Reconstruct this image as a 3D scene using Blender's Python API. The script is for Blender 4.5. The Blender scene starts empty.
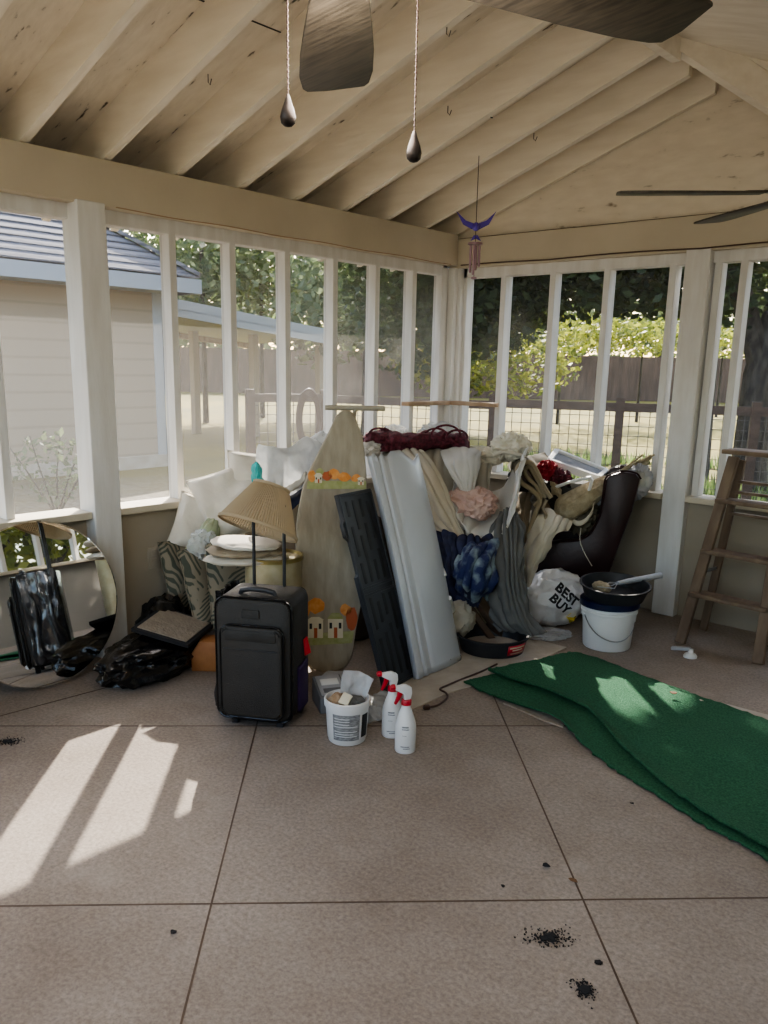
import bpy, bmesh, math, random
from mathutils import Vector, Matrix, Euler, noise
from mathutils.bvhtree import BVHTree
V = Vector
scn = bpy.context.scene
C = scn.collection
R = math.radians
rnd = random.Random(7)
XL, YB, ZS = -3.85, 5.03, .765      # left wall plane, back wall plane, sill height
GZ = -.12                           # outside ground

# ------------------------------------------------------------------ camera
EYE = V((0, 0, 1.5)); YAW, PIT, ROL, FPX, PX, PY = .7203, .2312, .0217, 836.3, 388.44, 562.26
_f = V((-math.sin(YAW), math.cos(YAW), 0)); _r = V((math.cos(YAW), math.sin(YAW), 0)); _u = V((0, 0, 1))
CF = _f*math.cos(PIT) - _u*math.sin(PIT); _u2 = _u*math.cos(PIT) + _f*math.sin(PIT)
CR = _r*math.cos(ROL) + _u2*math.sin(ROL); CU = _u2*math.cos(ROL) - _r*math.sin(ROL)
cam_d = bpy.data.cameras.new('camera'); cam = bpy.data.objects.new('camera', cam_d); C.objects.link(cam)
M = Matrix((CR, CU, -CF)).transposed().to_4x4(); M.translation = EYE; cam.matrix_world = M
cam_d.sensor_fit = 'VERTICAL'; cam_d.sensor_height = 24; cam_d.lens = FPX/1024*24
cam_d.shift_x = -(PX-384)/1024; cam_d.shift_y = (PY-512)/1024
cam_d.clip_start = .05; cam_d.clip_end = 400
scn.camera = cam

def ray(u, v): return CR*(u-PX) - CU*(v-PY) + CF*FPX
def at(u, v, d):                     # the point at horizontal distance d seen at (u, v)
    q = ray(u, v); return EYE + q*(d/math.hypot(q.x, q.y))
def onfloor(u, v, z=0.):
    q = ray(u, v); return EYE + q*((z-EYE.z)/q.z)
def onplane(u, v, o, n):
    q = ray(u, v); return EYE + q*((o-EYE).dot(n)/q.dot(n))

# ------------------------------------------------------------------ materials
def mat(name, col, rough=.7, col2=None, scale=8., detail=4., bump=0., bscale=None, metal=0., spec=.5, stretch=(1,1,1),
        coord='Object', lo=.35, hi=.65, trans=0., alpha=1., emit=None, coat=0.):
    m = bpy.data.materials.new(name); m.use_nodes = True
    nt = m.node_tree; N = nt.nodes; L = nt.links; b = N['Principled BSDF']
    b.inputs['Base Color'].default_value = (*col, 1); b.inputs['Roughness'].default_value = rough
    b.inputs['Metallic'].default_value = metal; b.inputs['Specular IOR Level'].default_value = spec
    b.inputs['Transmission Weight'].default_value = trans; b.inputs['Alpha'].default_value = alpha
    b.inputs['Coat Weight'].default_value = coat
    if emit: b.inputs['Emission Color'].default_value = (*col, 1); b.inputs['Emission Strength'].default_value = emit
    tc = N.new('ShaderNodeTexCoord'); mp = N.new('ShaderNodeMapping'); mp.inputs['Scale'].default_value = stretch
    L.new(tc.outputs[coord], mp.inputs['Vector'])
    if col2:
        n = N.new('ShaderNodeTexNoise'); n.inputs['Scale'].default_value = scale; n.inputs['Detail'].default_value = detail
        L.new(mp.outputs[0], n.inputs['Vector'])
        r = N.new('ShaderNodeValToRGB'); r.color_ramp.elements[0].position = lo; r.color_ramp.elements[1].position = hi
        r.color_ramp.elements[0].color = (*col, 1); r.color_ramp.elements[1].color = (*col2, 1)
        L.new(n.outputs['Fac'], r.inputs[0]); L.new(r.outputs[0], b.inputs['Base Color'])
    if bump:
        n2 = N.new('ShaderNodeTexNoise'); n2.inputs['Scale'].default_value = bscale or scale; n2.inputs['Detail'].default_value = 5
        L.new(mp.outputs[0], n2.inputs['Vector'])
        bp = N.new('ShaderNodeBump'); bp.inputs['Strength'].default_value = bump; bp.inputs['Distance'].default_value = .02
        L.new(n2.outputs['Fac'], bp.inputs['Height']); L.new(bp.outputs[0], b.inputs['Normal'])
    return m

def screen_mat(name, col, through):
    m = bpy.data.materials.new(name); m.use_nodes = True; nt = m.node_tree; N = nt.nodes; L = nt.links
    N.remove(N['Principled BSDF']); out = N['Material Output']
    t = N.new('ShaderNodeBsdfTransparent'); d = N.new('ShaderNodeBsdfDiffuse'); s = N.new('ShaderNodeBsdfTranslucent')
    d.inputs[0].default_value = (*col, 1); s.inputs[0].default_value = (*col, 1)
    a = N.new('ShaderNodeMixShader'); a.inputs[0].default_value = .5; L.new(d.outputs[0], a.inputs[1]); L.new(s.outputs[0], a.inputs[2])
    x = N.new('ShaderNodeMixShader'); x.inputs[0].default_value = 1-through; L.new(t.outputs[0], x.inputs[1]); L.new(a.outputs[0], x.inputs[2])
    L.new(x.outputs[0], out.inputs[0]); return m

def sheer_mat(name, col, tl=.45, clear=0., gloss=0., bump=0.):
    """thin cloth or film that lets light through"""
    m = bpy.data.materials.new(name); m.use_nodes = True; nt = m.node_tree; N = nt.nodes; L = nt.links
    b = N['Principled BSDF']; out = N['Material Output']; b.inputs['Base Color'].default_value = (*col, 1)
    b.inputs['Roughness'].default_value = .25 if gloss else .85
    s = N.new('ShaderNodeBsdfTranslucent'); s.inputs[0].default_value = (*col, 1)
    a = N.new('ShaderNodeMixShader'); a.inputs[0].default_value = tl; L.new(b.outputs[0], a.inputs[1]); L.new(s.outputs[0], a.inputs[2])
    last = a
    if clear:
        t = N.new('ShaderNodeBsdfTransparent'); x = N.new('ShaderNodeMixShader'); x.inputs[0].default_value = clear
        L.new(a.outputs[0], x.inputs[1]); L.new(t.outputs[0], x.inputs[2]); last = x
    if bump:
        n2 = N.new('ShaderNodeTexNoise'); n2.inputs['Scale'].default_value = 25; tc = N.new('ShaderNodeTexCoord'); L.new(tc.outputs['Object'], n2.inputs['Vector'])
        bp = N.new('ShaderNodeBump'); bp.inputs['Strength'].default_value = bump; bp.inputs['Distance'].default_value = .02
        L.new(n2.outputs['Fac'], bp.inputs['Height']); L.new(bp.outputs[0], b.inputs['Normal'])
    L.new(last.outputs[0], out.inputs[0]); return m

def leaf_mat(name, c1, c2):
    m = bpy.data.materials.new(name); m.use_nodes = True; nt = m.node_tree; N = nt.nodes; L = nt.links
    b = N['Principled BSDF']; out = N['Material Output']; b.inputs['Roughness'].default_value = .55
    g = N.new('ShaderNodeNewGeometry'); r = N.new('ShaderNodeValToRGB')
    r.color_ramp.elements[0].color = (*c1, 1); r.color_ramp.elements[1].color = (*c2, 1)
    L.new(g.outputs['Random Per Island'], r.inputs[0]); L.new(r.outputs[0], b.inputs['Base Color'])
    s = N.new('ShaderNodeBsdfTranslucent'); L.new(r.outputs[0], s.inputs[0])
    a = N.new('ShaderNodeMixShader'); a.inputs[0].default_value = .5; L.new(b.outputs[0], a.inputs[1]); L.new(s.outputs[0], a.inputs[2])
    L.new(a.outputs[0], out.inputs[0]); return m

def floor_mat():
    """broom-finished concrete slab, saw joints on a 45 degree grid, blotches"""
    m = bpy.data.materials.new('concrete'); m.use_nodes = True; nt = m.node_tree; N = nt.nodes; L = nt.links; b = N['Principled BSDF']
    tc = N.new('ShaderNodeTexCoord')
    n = N.new('ShaderNodeTexNoise'); n.inputs['Scale'].default_value = 1.3; n.inputs['Detail'].default_value = 8; n.inputs['Roughness'].default_value = .65
    L.new(tc.outputs['Object'], n.inputs['Vector'])
    r = N.new('ShaderNodeValToRGB'); e = r.color_ramp.elements
    e[0].position = .33; e[0].color = (.25, .20, .16, 1); e[1].position = .67; e[1].color = (.375, .32, .275, 1); L.new(n.outputs['Fac'], r.inputs[0])
    n2 = N.new('ShaderNodeTexNoise'); n2.inputs['Scale'].default_value = 75; n2.inputs['Detail'].default_value = 12; n2.inputs['Roughness'].default_value = .72; L.new(tc.outputs['Object'], n2.inputs['Vector'])
    r2 = N.new('ShaderNodeValToRGB'); e = r2.color_ramp.elements; e[0].position = .36; e[0].color = (.58, .57, .56, 1); e[1].position = .66; e[1].color = (1.15, 1.15, 1.15, 1)
    L.new(n2.outputs['Fac'], r2.inputs[0])
    mx = N.new('ShaderNodeMix'); mx.data_type = 'RGBA'; mx.blend_type = 'MULTIPLY'; mx.inputs[0].default_value = .8
    L.new(r.outputs[0], mx.inputs[6]); L.new(r2.outputs[0], mx.inputs[7])
    # grey worn slab towards the open side
    n3 = N.new('ShaderNodeTexNoise'); n3.inputs['Scale'].default_value = 4; n3.inputs['Detail'].default_value = 5; L.new(tc.outputs['Object'], n3.inputs['Vector'])
    r3 = N.new('ShaderNodeValToRGB'); e = r3.color_ramp.elements; e[0].position = .62; e[0].color = (0, 0, 0, 1); e[1].position = .8; e[1].color = (.5, .5, .5, 1)
    L.new(n3.outputs['Fac'], r3.inputs[0])
    mx2 = N.new('ShaderNodeMix'); mx2.data_type = 'RGBA'; L.new(r3.outputs[0], mx2.inputs[0]); L.new(mx.outputs[2], mx2.inputs[6]); mx2.inputs[7].default_value = (.4, .35, .3, 1)
    L.new(mx2.outputs[2], b.inputs['Base Color']); b.inputs['Roughness'].default_value = .8
    bp = N.new('ShaderNodeBump'); bp.inputs['Strength'].default_value = .35; bp.inputs['Distance'].default_value = .012
    L.new(n2.outputs['Fac'], bp.inputs['Height']); L.new(bp.outputs[0], b.inputs['Normal'])
    return m

def osb_mat(name, c1, c2, dark, scale=(9, 30, 9)):
    """painted strand board: stretched flakes, a few dark flaws"""
    m = bpy.data.materials.new(name); m.use_nodes = True; nt = m.node_tree; N = nt.nodes; L = nt.links; b = N['Principled BSDF']
    tc = N.new('ShaderNodeTexCoord'); mp = N.new('ShaderNodeMapping'); mp.inputs['Scale'].default_value = scale; L.new(tc.outputs['Object'], mp.inputs[0])
    n = N.new('ShaderNodeTexNoise'); n.inputs['Scale'].default_value = 1; n.inputs['Detail'].default_value = 5; L.new(mp.outputs[0], n.inputs['Vector'])
    r = N.new('ShaderNodeValToRGB'); e = r.color_ramp.elements; e[0].position = .27; e[0].color = (*dark, 1); e[1].position = .75; e[1].color = (*c2, 1)
    x = e.new(.35); x.color = (*c1, 1); L.new(n.outputs['Fac'], r.inputs[0]); L.new(r.outputs[0], b.inputs['Base Color']); b.inputs['Roughness'].default_value = .8
    bp = N.new('ShaderNodeBump'); bp.inputs['Strength'].default_value = .4; bp.inputs['Distance'].default_value = .01
    L.new(n.outputs['Fac'], bp.inputs['Height']); L.new(bp.outputs[0], b.inputs['Normal']); return m

def band_mat(name, c1, c2, scale, axis='Z', rough=.8, dist=0., c3=None, sharp=(.45, .55), ctype='BANDS'):
    """wave bands (siding courses, shingles, palm fronds, pleats)"""
    m = bpy.data.materials.new(name); m.use_nodes = True; nt = m.node_tree; N = nt.nodes; L = nt.links; b = N['Principled BSDF']
    tc = N.new('ShaderNodeTexCoord'); w = N.new('ShaderNodeTexWave'); w.wave_type = ctype
    if ctype == 'BANDS': w.bands_direction = axis
    else: w.rings_direction = axis
    w.inputs['Scale'].default_value = scale; w.inputs['Distortion'].default_value = dist; w.inputs['Detail'].default_value = 2
    L.new(tc.outputs['Object'], w.inputs['Vector'])
    r = N.new('ShaderNodeValToRGB'); e = r.color_ramp.elements; e[0].position = sharp[0]; e[0].color = (*c1, 1); e[1].position = sharp[1]; e[1].color = (*c2, 1)
    L.new(w.outputs['Fac'], r.inputs[0]); L.new(r.outputs[0], b.inputs['Base Color']); b.inputs['Roughness'].default_value = rough
    return m

tan1, tan2 = (.49, .43, .335), (.55, .49, .385)
MT = dict(
    white=mat('white_paint', (.66, .65, .63), .6, (.58, .56, .53), 3, bump=.08, bscale=20, stretch=(6, 6, 1)),
    tan=mat('tan_paint', tan1, .7, tan2, 2, bump=.05, bscale=40),
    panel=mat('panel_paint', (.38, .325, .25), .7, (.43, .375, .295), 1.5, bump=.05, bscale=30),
    rafter=mat('rafter_paint', (.74, .675, .56), .75, (.82, .76, .645), 3, bump=.12, bscale=6, stretch=(1, 6, 6)),
    osb=osb_mat('painted_strand_board', (.68, .615, .505), (.78, .715, .60), (.10, .08, .06)),
    gable=osb_mat('gable_board', (.68, .61, .50), (.76, .69, .575), (.28, .23, .17), (7, 9, 22)),
    dark=mat('dark_void', (.05, .045, .04), .9),
    floor=floor_mat(),
    screen=screen_mat('insect_screen', (.36, .345, .32), .76),
    screen2=screen_mat('insect_screen_fine', (.22, .215, .21), .90),
    black=mat('black_plastic', (.018, .019, .022), .42, (.03, .03, .034), 5),
    nylon=mat('black_nylon', (.013, .012, .010), .62, (.03, .028, .025), 9, bump=.25, bscale=220),
    nylon2=mat('charcoal_nylon', (.016, .014, .011), .62, (.026, .022, .018), 6, bump=.25, bscale=220),
    gloss=mat('black_film', (.008, .008, .009), .12, bump=.35, bscale=14),
    binbag=mat('bin_bag_film', (.006, .006, .007), .22, bump=.8, bscale=11),
    whitep=mat('white_plastic', (.72, .72, .71), .4, (.66, .66, .65), 4),
    sheetmetal=mat('white_sheet_metal', (.50, .515, .54), .32, (.46, .475, .50), 3),
    red=mat('red_plastic', (.45, .015, .03), .35),
    ink=mat('black_ink', (.012, .012, .013), .5),
    grayink=mat('grey_print', (.17, .17, .175), .6, (.3, .3, .3), 60, lo=.45, hi=.55, stretch=(1, 1, 4)),
    yellow=mat('yellow_print', (.85, .68, .04), .5),
    wood=mat('bare_wood', (.27, .175, .105), .7, (.38, .27, .17), 4, bump=.1, stretch=(2, 2, .4)),
    ladder=mat('weathered_wood', (.13, .088, .06), .75, (.205, .148, .10), 5, bump=.15, stretch=(3, 3, .6)),
    brown=mat('brown_stain', (.07, .043, .028), .7, (.11, .07, .045), 6, stretch=(1, 1, 3)),
    blade=mat('walnut_blade', (.03, .024, .017), .5, (.075, .06, .042), 3, stretch=(2.5, 40, 40)),
    bronze=mat('aged_bronze', (.05, .04, .035), .4, metal=.7),
    steel=mat('dull_steel', (.45, .45, .45), .35, metal=.9),
    glassw=mat('frosted_globe', (.85, .85, .82), .3),
    mirror=mat('mirror_silver', (.88, .9, .9), .015, metal=1.),
    board=mat('ironing_cover', (.30, .262, .20), .9, (.37, .328, .255), 30, bump=.6, bscale=9, stretch=(1, 1, .25)),
    orange=mat('orange_print', (.62, .24, .06), .85, (.7, .34, .12), 40),
    green=mat('green_print', (.30, .33, .12), .85, (.38, .38, .2), 40),
    cream=mat('cream_print', (.66, .60, .46), .85),
    rust=mat('rust_print', (.45, .12, .05), .85),
    slab=mat('pale_board', (.38, .33, .27), .85, (.47, .42, .35), 6, bump=.3, bscale=40),
    cable=mat('brown_cable', (.07, .035, .025), .5),
    taupe=mat('taupe_cloth', (.36, .33, .27), .9, (.44, .41, .345), 5),
    sheer=sheer_mat('white_sheer', (.70, .68, .64), .3),
    pink=mat('dusty_pink', (.52, .36, .31), .9, (.60, .43, .375), 14),
    lace=mat('burgundy_lace', (.055, .008, .015), .8, (.13, .02, .035), 60, lo=.4, hi=.6),
    navy=mat('navy_cloth', (.008, .010, .028), .75, (.022, .026, .075), 16),
    floral=mat('blue_floral', (.010, .018, .085), .7, (.24, .30, .32), 13, lo=.45, hi=.68, detail=3),
    grey=mat('grey_jersey', (.105, .105, .10), .9, (.15, .147, .14), 5),
    umber=mat('umber_blanket', (.035, .025, .018), .9, (.055, .04, .03), 6), creamc=mat('cream_cotton', (.50, .455, .37), .9, (.58, .53, .44), 6),
    fluff=mat('cream_batting', (.72, .68, .58), .95, (.60, .56, .46), 14, bump=.6, bscale=30),
    mats=mat('olive_blanket', (.075, .065, .045), .9, (.12, .105, .075), 9),
    matedge=mat('tan_binding', (.30, .245, .165), .9),
    beigec=mat('beige_quilt', (.27, .21, .14), .9, (.34, .275, .19), 10),
    leather=mat('oxblood_leather', (.016, .004, .005), .38, (.024, .006, .007), 7, bump=.08, bscale=60, spec=.35),
    straw=mat('straw', (.27, .22, .14), .85, (.40, .34, .235), 24, stretch=(1, 1, 1), bump=.5, bscale=50),
    redc=mat('crimson_cloth', (.25, .008, .02), .8, (.36, .02, .04), 12),
    greyplas=sheer_mat('grey_film', (.40, .40, .41), .3, .25, 1, .6),
    clear=sheer_mat('clear_film', (.75, .76, .77), .4, .38, 1, .7),
    clear2=sheer_mat('milky_film', (.62, .63, .63), .45, .3, 1, .7),
    greenfilm=sheer_mat('green_film', (.58, .64, .42), .4, .45, 1, .7),
    bag=mat('white_bag_film', (.66, .65, .64), .3, (.60, .59, .58), 8, bump=.5, bscale=22),
    pillow=mat('ivory_cotton', (.60, .55, .47), .9, (.66, .61, .53), 6, bump=.15, bscale=40),
    teal=mat('teal_film', (.02, .33, .33), .3, (.05, .48, .47), 30),
    gold=mat('brass_tin', (.40, .34, .20), .45, (.48, .42, .28), 18, metal=.35),
    goldrim=mat('brass_rim', (.38, .30, .12), .3, metal=.8),
    terra=mat('orange_wood', (.33, .13, .04), .6, (.42, .18, .06), 12),
    mattop=mat('worn_mat', (.25, .205, .16), .95, (.31, .26, .20), 22, bump=.5, bscale=60),
    turf=mat('green_turf', (.018, .115, .05), .95, (.055, .225, .105), 130, bump=1., bscale=260, lo=.3, hi=.7),
    turfback=mat('jute_backing', (.33, .26, .20), .95, (.40, .33, .26), 40),
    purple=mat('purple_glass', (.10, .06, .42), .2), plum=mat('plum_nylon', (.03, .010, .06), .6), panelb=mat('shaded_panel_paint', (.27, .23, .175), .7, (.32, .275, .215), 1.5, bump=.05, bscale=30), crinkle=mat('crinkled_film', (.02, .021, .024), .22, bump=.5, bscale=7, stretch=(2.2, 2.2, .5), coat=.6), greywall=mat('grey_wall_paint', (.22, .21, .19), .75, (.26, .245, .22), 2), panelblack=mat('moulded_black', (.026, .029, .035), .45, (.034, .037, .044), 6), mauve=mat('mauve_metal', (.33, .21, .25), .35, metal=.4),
    leafdry=mat('dry_leaf', (.16, .085, .04), .8), smut=mat('black_grime', (.012, .012, .014), .9),
    blue=mat('navy_plastic', (.006, .010, .045), .3), tubk=mat('black_rubber', (.014, .015, .018), .5, (.022, .023, .027), 9),
    gravel=mat('sandy_litter', (.20, .15, .09), .95, (.32, .25, .16), 22, bump=.5),
    boxg=mat('grey_case', (.16, .165, .175), .5), silver=mat('silver_case', (.42, .43, .46), .4, metal=.3),
    siding=band_mat('house_siding', (.31, .25, .185), (.37, .30, .225), 1.35, 'Z', .8, .3, sharp=(.02, .1)),
    shingle=band_mat('shingles', (.10, .095, .105), (.19, .18, .19), 3.2, 'Z', .9, 2.2, sharp=(.15, .6)),
    fascia=mat('grey_white_fascia', (.40, .42, .45), .7),
    fencew=mat('fence_board', (.075, .045, .03), .85, (.12, .075, .05), 2, stretch=(3, 3, .5)),
    wire=mat('galvanised_wire', (.10, .085, .07), .6),
    dullwood=mat('porch_post_wood', (.36, .30, .22), .8), bark=mat('bark', (.035, .028, .022), .95, (.085, .07, .055), 9, bump=1., stretch=(2, 2, .6)),
    leafd=leaf_mat('oak_leaf', (.022, .040, .014), (.075, .105, .04)),
    leafm=leaf_mat('yard_leaf', (.07, .12, .035), (.22, .28, .10)),
    leafy=leaf_mat('bright_leaf', (.07, .10, .015), (.30, .31, .05)),
    leafg=leaf_mat('grey_green_leaf', (.09, .125, .06), (.24, .28, .15)),
)

def lawn_mat():
    m = bpy.data.materials.new('lawn'); m.use_nodes = True; nt = m.node_tree; N = nt.nodes; L = nt.links; b = N['Principled BSDF']
    tc = N.new('ShaderNodeTexCoord')
    def nz(s, d=6):
        n = N.new('ShaderNodeTexNoise'); n.inputs['Scale'].default_value = s; n.inputs['Detail'].default_value = d; L.new(tc.outputs['Object'], n.inputs['Vector']); return n
    a = nz(.35); g = N.new('ShaderNodeValToRGB'); e = g.color_ramp.elements
    e[0].position = .35; e[0].color = (.095, .082, .003, 1); e[1].position = .65; e[1].color = (.19, .145, .010, 1); L.new(a.outputs['Fac'], g.inputs[0])
    c = nz(14); h = N.new('ShaderNodeValToRGB'); e = h.color_ramp.elements
    e[0].position = .35; e[0].color = (.10, .085, .065, 1); e[1].position = .65; e[1].color = (.22, .19, .155, 1); L.new(c.outputs['Fac'], h.inputs[0])
    # bare leaf-littered soil close to the porch
    ln = N.new('ShaderNodeVectorMath'); ln.operation = 'LENGTH'; L.new(tc.outputs['Object'], ln.inputs[0])
    ad = N.new('ShaderNodeMath'); ad.operation = 'MULTIPLY_ADD'; ad.inputs[1].default_value = 6; L.new(a.outputs['Fac'], ad.inputs[0]); L.new(ln.outputs['Value'], ad.inputs[2])
    mr = N.new('ShaderNodeMapRange'); mr.inputs[1].default_value = 13.; mr.inputs[2].default_value = 15.5; L.new(ad.outputs[0], mr.inputs[0])
    mx = N.new('ShaderNodeMix'); mx.data_type = 'RGBA'; L.new(mr.outputs[0], mx.inputs[0]); L.new(h.outputs[0], mx.inputs[6]); L.new(g.outputs[0], mx.inputs[7])
    L.new(mx.outputs[2], b.inputs['Base Color']); b.inputs['Roughness'].default_value = .95; return m
MT['lawn'] = lawn_mat()

def palm_mat():
    """palm fronds printed on tan canvas"""
    m = bpy.data.materials.new('palm_print'); m.use_nodes = True; nt = m.node_tree; N = nt.nodes; L = nt.links; b = N['Principled BSDF']
    tc = N.new('ShaderNodeTexCoord'); w = N.new('ShaderNodeTexWave'); w.wave_type = 'BANDS'; w.bands_direction = 'DIAGONAL'
    m0 = N.new('ShaderNodeMapping'); m0.inputs['Rotation'].default_value = (0, 0, .5)
    n0 = N.new('ShaderNodeTexNoise'); n0.inputs['Scale'].default_value = 4; L.new(tc.outputs['Object'], n0.inputs['Vector'])
    v0 = N.new('ShaderNodeVectorMath'); v0.operation = 'MULTIPLY_ADD'; L.new(n0.outputs['Color'], v0.inputs[0]); v0.inputs[1].default_value = (.12, .12, 0); L.new(tc.outputs['Object'], v0.inputs[2]); L.new(v0.outputs[0], m0.inputs[0])
    sp = N.new('ShaderNodeSeparateXYZ'); L.new(m0.outputs[0], sp.inputs[0])
    def pp(sock, per):
        p = N.new('ShaderNodeMath'); p.operation = 'PINGPONG'; p.inputs[1].default_value = per; L.new(sock, p.inputs[0]); return p
    ax = pp(sp.outputs[0], .105)
    cb = N.new('ShaderNodeCombineXYZ'); L.new(ax.outputs[0], cb.inputs[0]); L.new(sp.outputs[1], cb.inputs[1])
    mp = N.new('ShaderNodeMapping'); mp.inputs['Rotation'].default_value = (0, 0, .95); mp.inputs['Scale'].default_value = (1, 1, 1); L.new(cb.outputs[0], mp.inputs[0])
    w.bands_direction = 'Y'; w.inputs['Scale'].default_value = 16; w.inputs['Distortion'].default_value = .8; L.new(mp.outputs[0], w.inputs['Vector'])
    n = N.new('ShaderNodeTexNoise'); n.inputs['Scale'].default_value = 7; L.new(tc.outputs['Object'], n.inputs['Vector'])
    mu = N.new('ShaderNodeMath'); mu.operation = 'MULTIPLY'; L.new(w.outputs['Fac'], mu.inputs[0])
    sm = N.new('ShaderNodeMath'); sm.operation = 'MULTIPLY_ADD'; L.new(n.outputs['Fac'], sm.inputs[0]); sm.inputs[1].default_value = -.16; sm.inputs[2].default_value = .158
    lt = N.new('ShaderNodeMath'); lt.operation = 'SUBTRACT'; L.new(sm.outputs[0], lt.inputs[0]); L.new(ax.outputs[0], lt.inputs[1])
    r0 = N.new('ShaderNodeValToRGB'); r0.color_ramp.elements[0].position = .0; r0.color_ramp.elements[1].position = .012; L.new(lt.outputs[0], r0.inputs[0])
    L.new(r0.outputs[0], mu.inputs[1])
    r = N.new('ShaderNodeValToRGB'); e = r.color_ramp.elements; e[0].position = .45; e[0].color = (.225, .19, .135, 1); e[1].position = .6; e[1].color = (.065, .07, .05, 1)
    L.new(mu.outputs[0], r.inputs[0]); L.new(r.outputs[0], b.inputs['Base Color']); b.inputs['Roughness'].default_value = .85; return m
MT['palm'] = palm_mat()

# ------------------------------------------------------------------ builders
def rotto(d, up=V((0, 0, 1))):
    """matrix whose z axis runs along d"""
    d = d.normalized(); x = up.cross(d)
    if x.length < 1e-4: x = V((1, 0, 0))
    x.normalize(); y = d.cross(x); return Matrix((x, y, d)).transposed().to_4x4()

class MB:
    def __init__(s): s.v = []; s.f = []; s.mi = []
    def add(s, vs, fs, mi=0, M=None):
        o = len(s.v); s.v += [(M @ V(p)) if M else V(p) for p in vs]; s.f += [tuple(o+i for i in f) for f in fs]; s.mi += [mi]*len(fs); return s
    def bmadd(s, bm, mi=0, M=None):
        bm.verts.index_update(); s.add([v.co.copy() for v in bm.verts], [[v.index for v in f.verts] for f in bm.faces], mi, M); bm.free(); return s
    def box(s, c, size, rot=None, bev=0., seg=2, mi=0):
        bm = bmesh.new(); bmesh.ops.create_cube(bm, size=1); bmesh.ops.scale(bm, vec=V(size), verts=bm.verts)
        if bev: bmesh.ops.bevel(bm, geom=bm.edges[:], offset=bev, segments=seg, affect='EDGES', profile=.5)
        Mx = Matrix.Translation(V(c)) @ ((rot if isinstance(rot, Matrix) else Euler(rot).to_matrix()).to_4x4() if rot else Matrix())
        return s.bmadd(bm, mi, Mx)
    def bar(s, a, b, w, h=None, up=V((0, 0, 1)), bev=0., mi=0):
        a, b = V(a), V(b); return s.box((a+b)/2, (w, h or w, (b-a).length), rotto(b-a, up).to_3x3(), bev, 1, mi)
    def tube(s, pts, r, n=8, mi=0, caps=True):
        pts = [V(p) for p in pts]; k = len(pts); rr = r if isinstance(r, (list, tuple)) else [r]*k; vs = []; x = None
        for i, p in enumerate(pts):
            d = (pts[min(i+1, k-1)] - pts[max(i-1, 0)]).normalized()
            if x is None: x = d.cross(V((0, 0, 1))) if abs(d.z) < .95 else d.cross(V((0, 1, 0)))
            x = (x - d*x.dot(d)).normalized(); y = d.cross(x)
            vs += [p + (x*math.cos(t) + y*math.sin(t))*rr[i] for t in (j*2*math.pi/n for j in range(n))]
        fs = [(i*n+j, i*n+(j+1) % n, (i+1)*n+(j+1) % n, (i+1)*n+j) for i in range(k-1) for j in range(n)]
        if caps: fs += [tuple(range(n))[::-1], tuple((k-1)*n+j for j in range(n))]
        return s.add(vs, fs, mi)
    def lathe(s, prof, n=36, M=None, mi=0, sx=1., sy=1., close=True):
        k = len(prof); vs = [V((r*math.cos(j*2*math.pi/n)*sx, r*math.sin(j*2*math.pi/n)*sy, z)) for r, z in prof for j in range(n)]
        fs = [(i*n+j, i*n+(j+1) % n, (i+1)*n+(j+1) % n, (i+1)*n+j) for i in range(k-1) for j in range(n)]
        if close:
            if prof[0][0] > 1e-5: fs.append(tuple(range(n))[::-1])
            if prof[-1][0] > 1e-5: fs.append(tuple((k-1)*n+j for j in range(n)))
        return s.add(vs, fs, mi, M)
    def prism(s, poly, h, M=None, bev=0., mi=0):
        """2-D outline extruded along local z from 0 to h"""
        bm = bmesh.new(); f = bm.faces.new([bm.verts.new((x, y, 0)) for x, y in poly])
        e = bmesh.ops.extrude_face_region(bm, geom=[f]); bmesh.ops.translate(bm, vec=(0, 0, h), verts=[g for g in e['geom'] if isinstance(g, bmesh.types.BMVert)])
        bmesh.ops.recalc_face_normals(bm, faces=bm.faces[:])
        if bev: bmesh.ops.bevel(bm, geom=[x for x in bm.edges], offset=bev, segments=2, affect='EDGES', profile=.5)
        return s.bmadd(bm, mi, M)
    def slab(s, pts, vec, mi=0):
        """world-space outline swept by vec"""
        n = len(pts); pts = [V(p) for p in pts]; vec = V(vec)
        return s.add(pts + [p+vec for p in pts], [tuple(range(n)), tuple(range(2*n-1, n-1, -1))] + [(i, n+i, n+(i+1) % n, (i+1) % n) for i in range(n)], mi)
    def grid(s, rows, mi=0, flip=False):
        h, w = len(rows), len(rows[0])
        fs = [(i*w+j, i*w+j+1, (i+1)*w+j+1, (i+1)*w+j) for i in range(h-1) for j in range(w-1)]
        return s.add([p for r in rows for p in r], [f[::-1] for f in fs] if flip else fs, mi)
    def mesh(s, name, mats, off=V((0, 0, 0)), smooth=True):
        me = bpy.data.meshes.new(name); me.from_pydata([p-off for p in s.v], [], s.f)
        for m in (mats if isinstance(mats, (list, tuple)) else [mats]): me.materials.append(MT[m])
        me.polygons.foreach_set('material_index', s.mi)
        bm = bmesh.new(); bm.from_mesh(me); bmesh.ops.recalc_face_normals(bm, faces=bm.faces[:]); bm.to_mesh(me); bm.free()
        if smooth:
            me.polygons.foreach_set('use_smooth', [True]*len(me.polygons)); me.set_sharp_from_angle(angle=R(38))
        me.update(); return me

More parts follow.
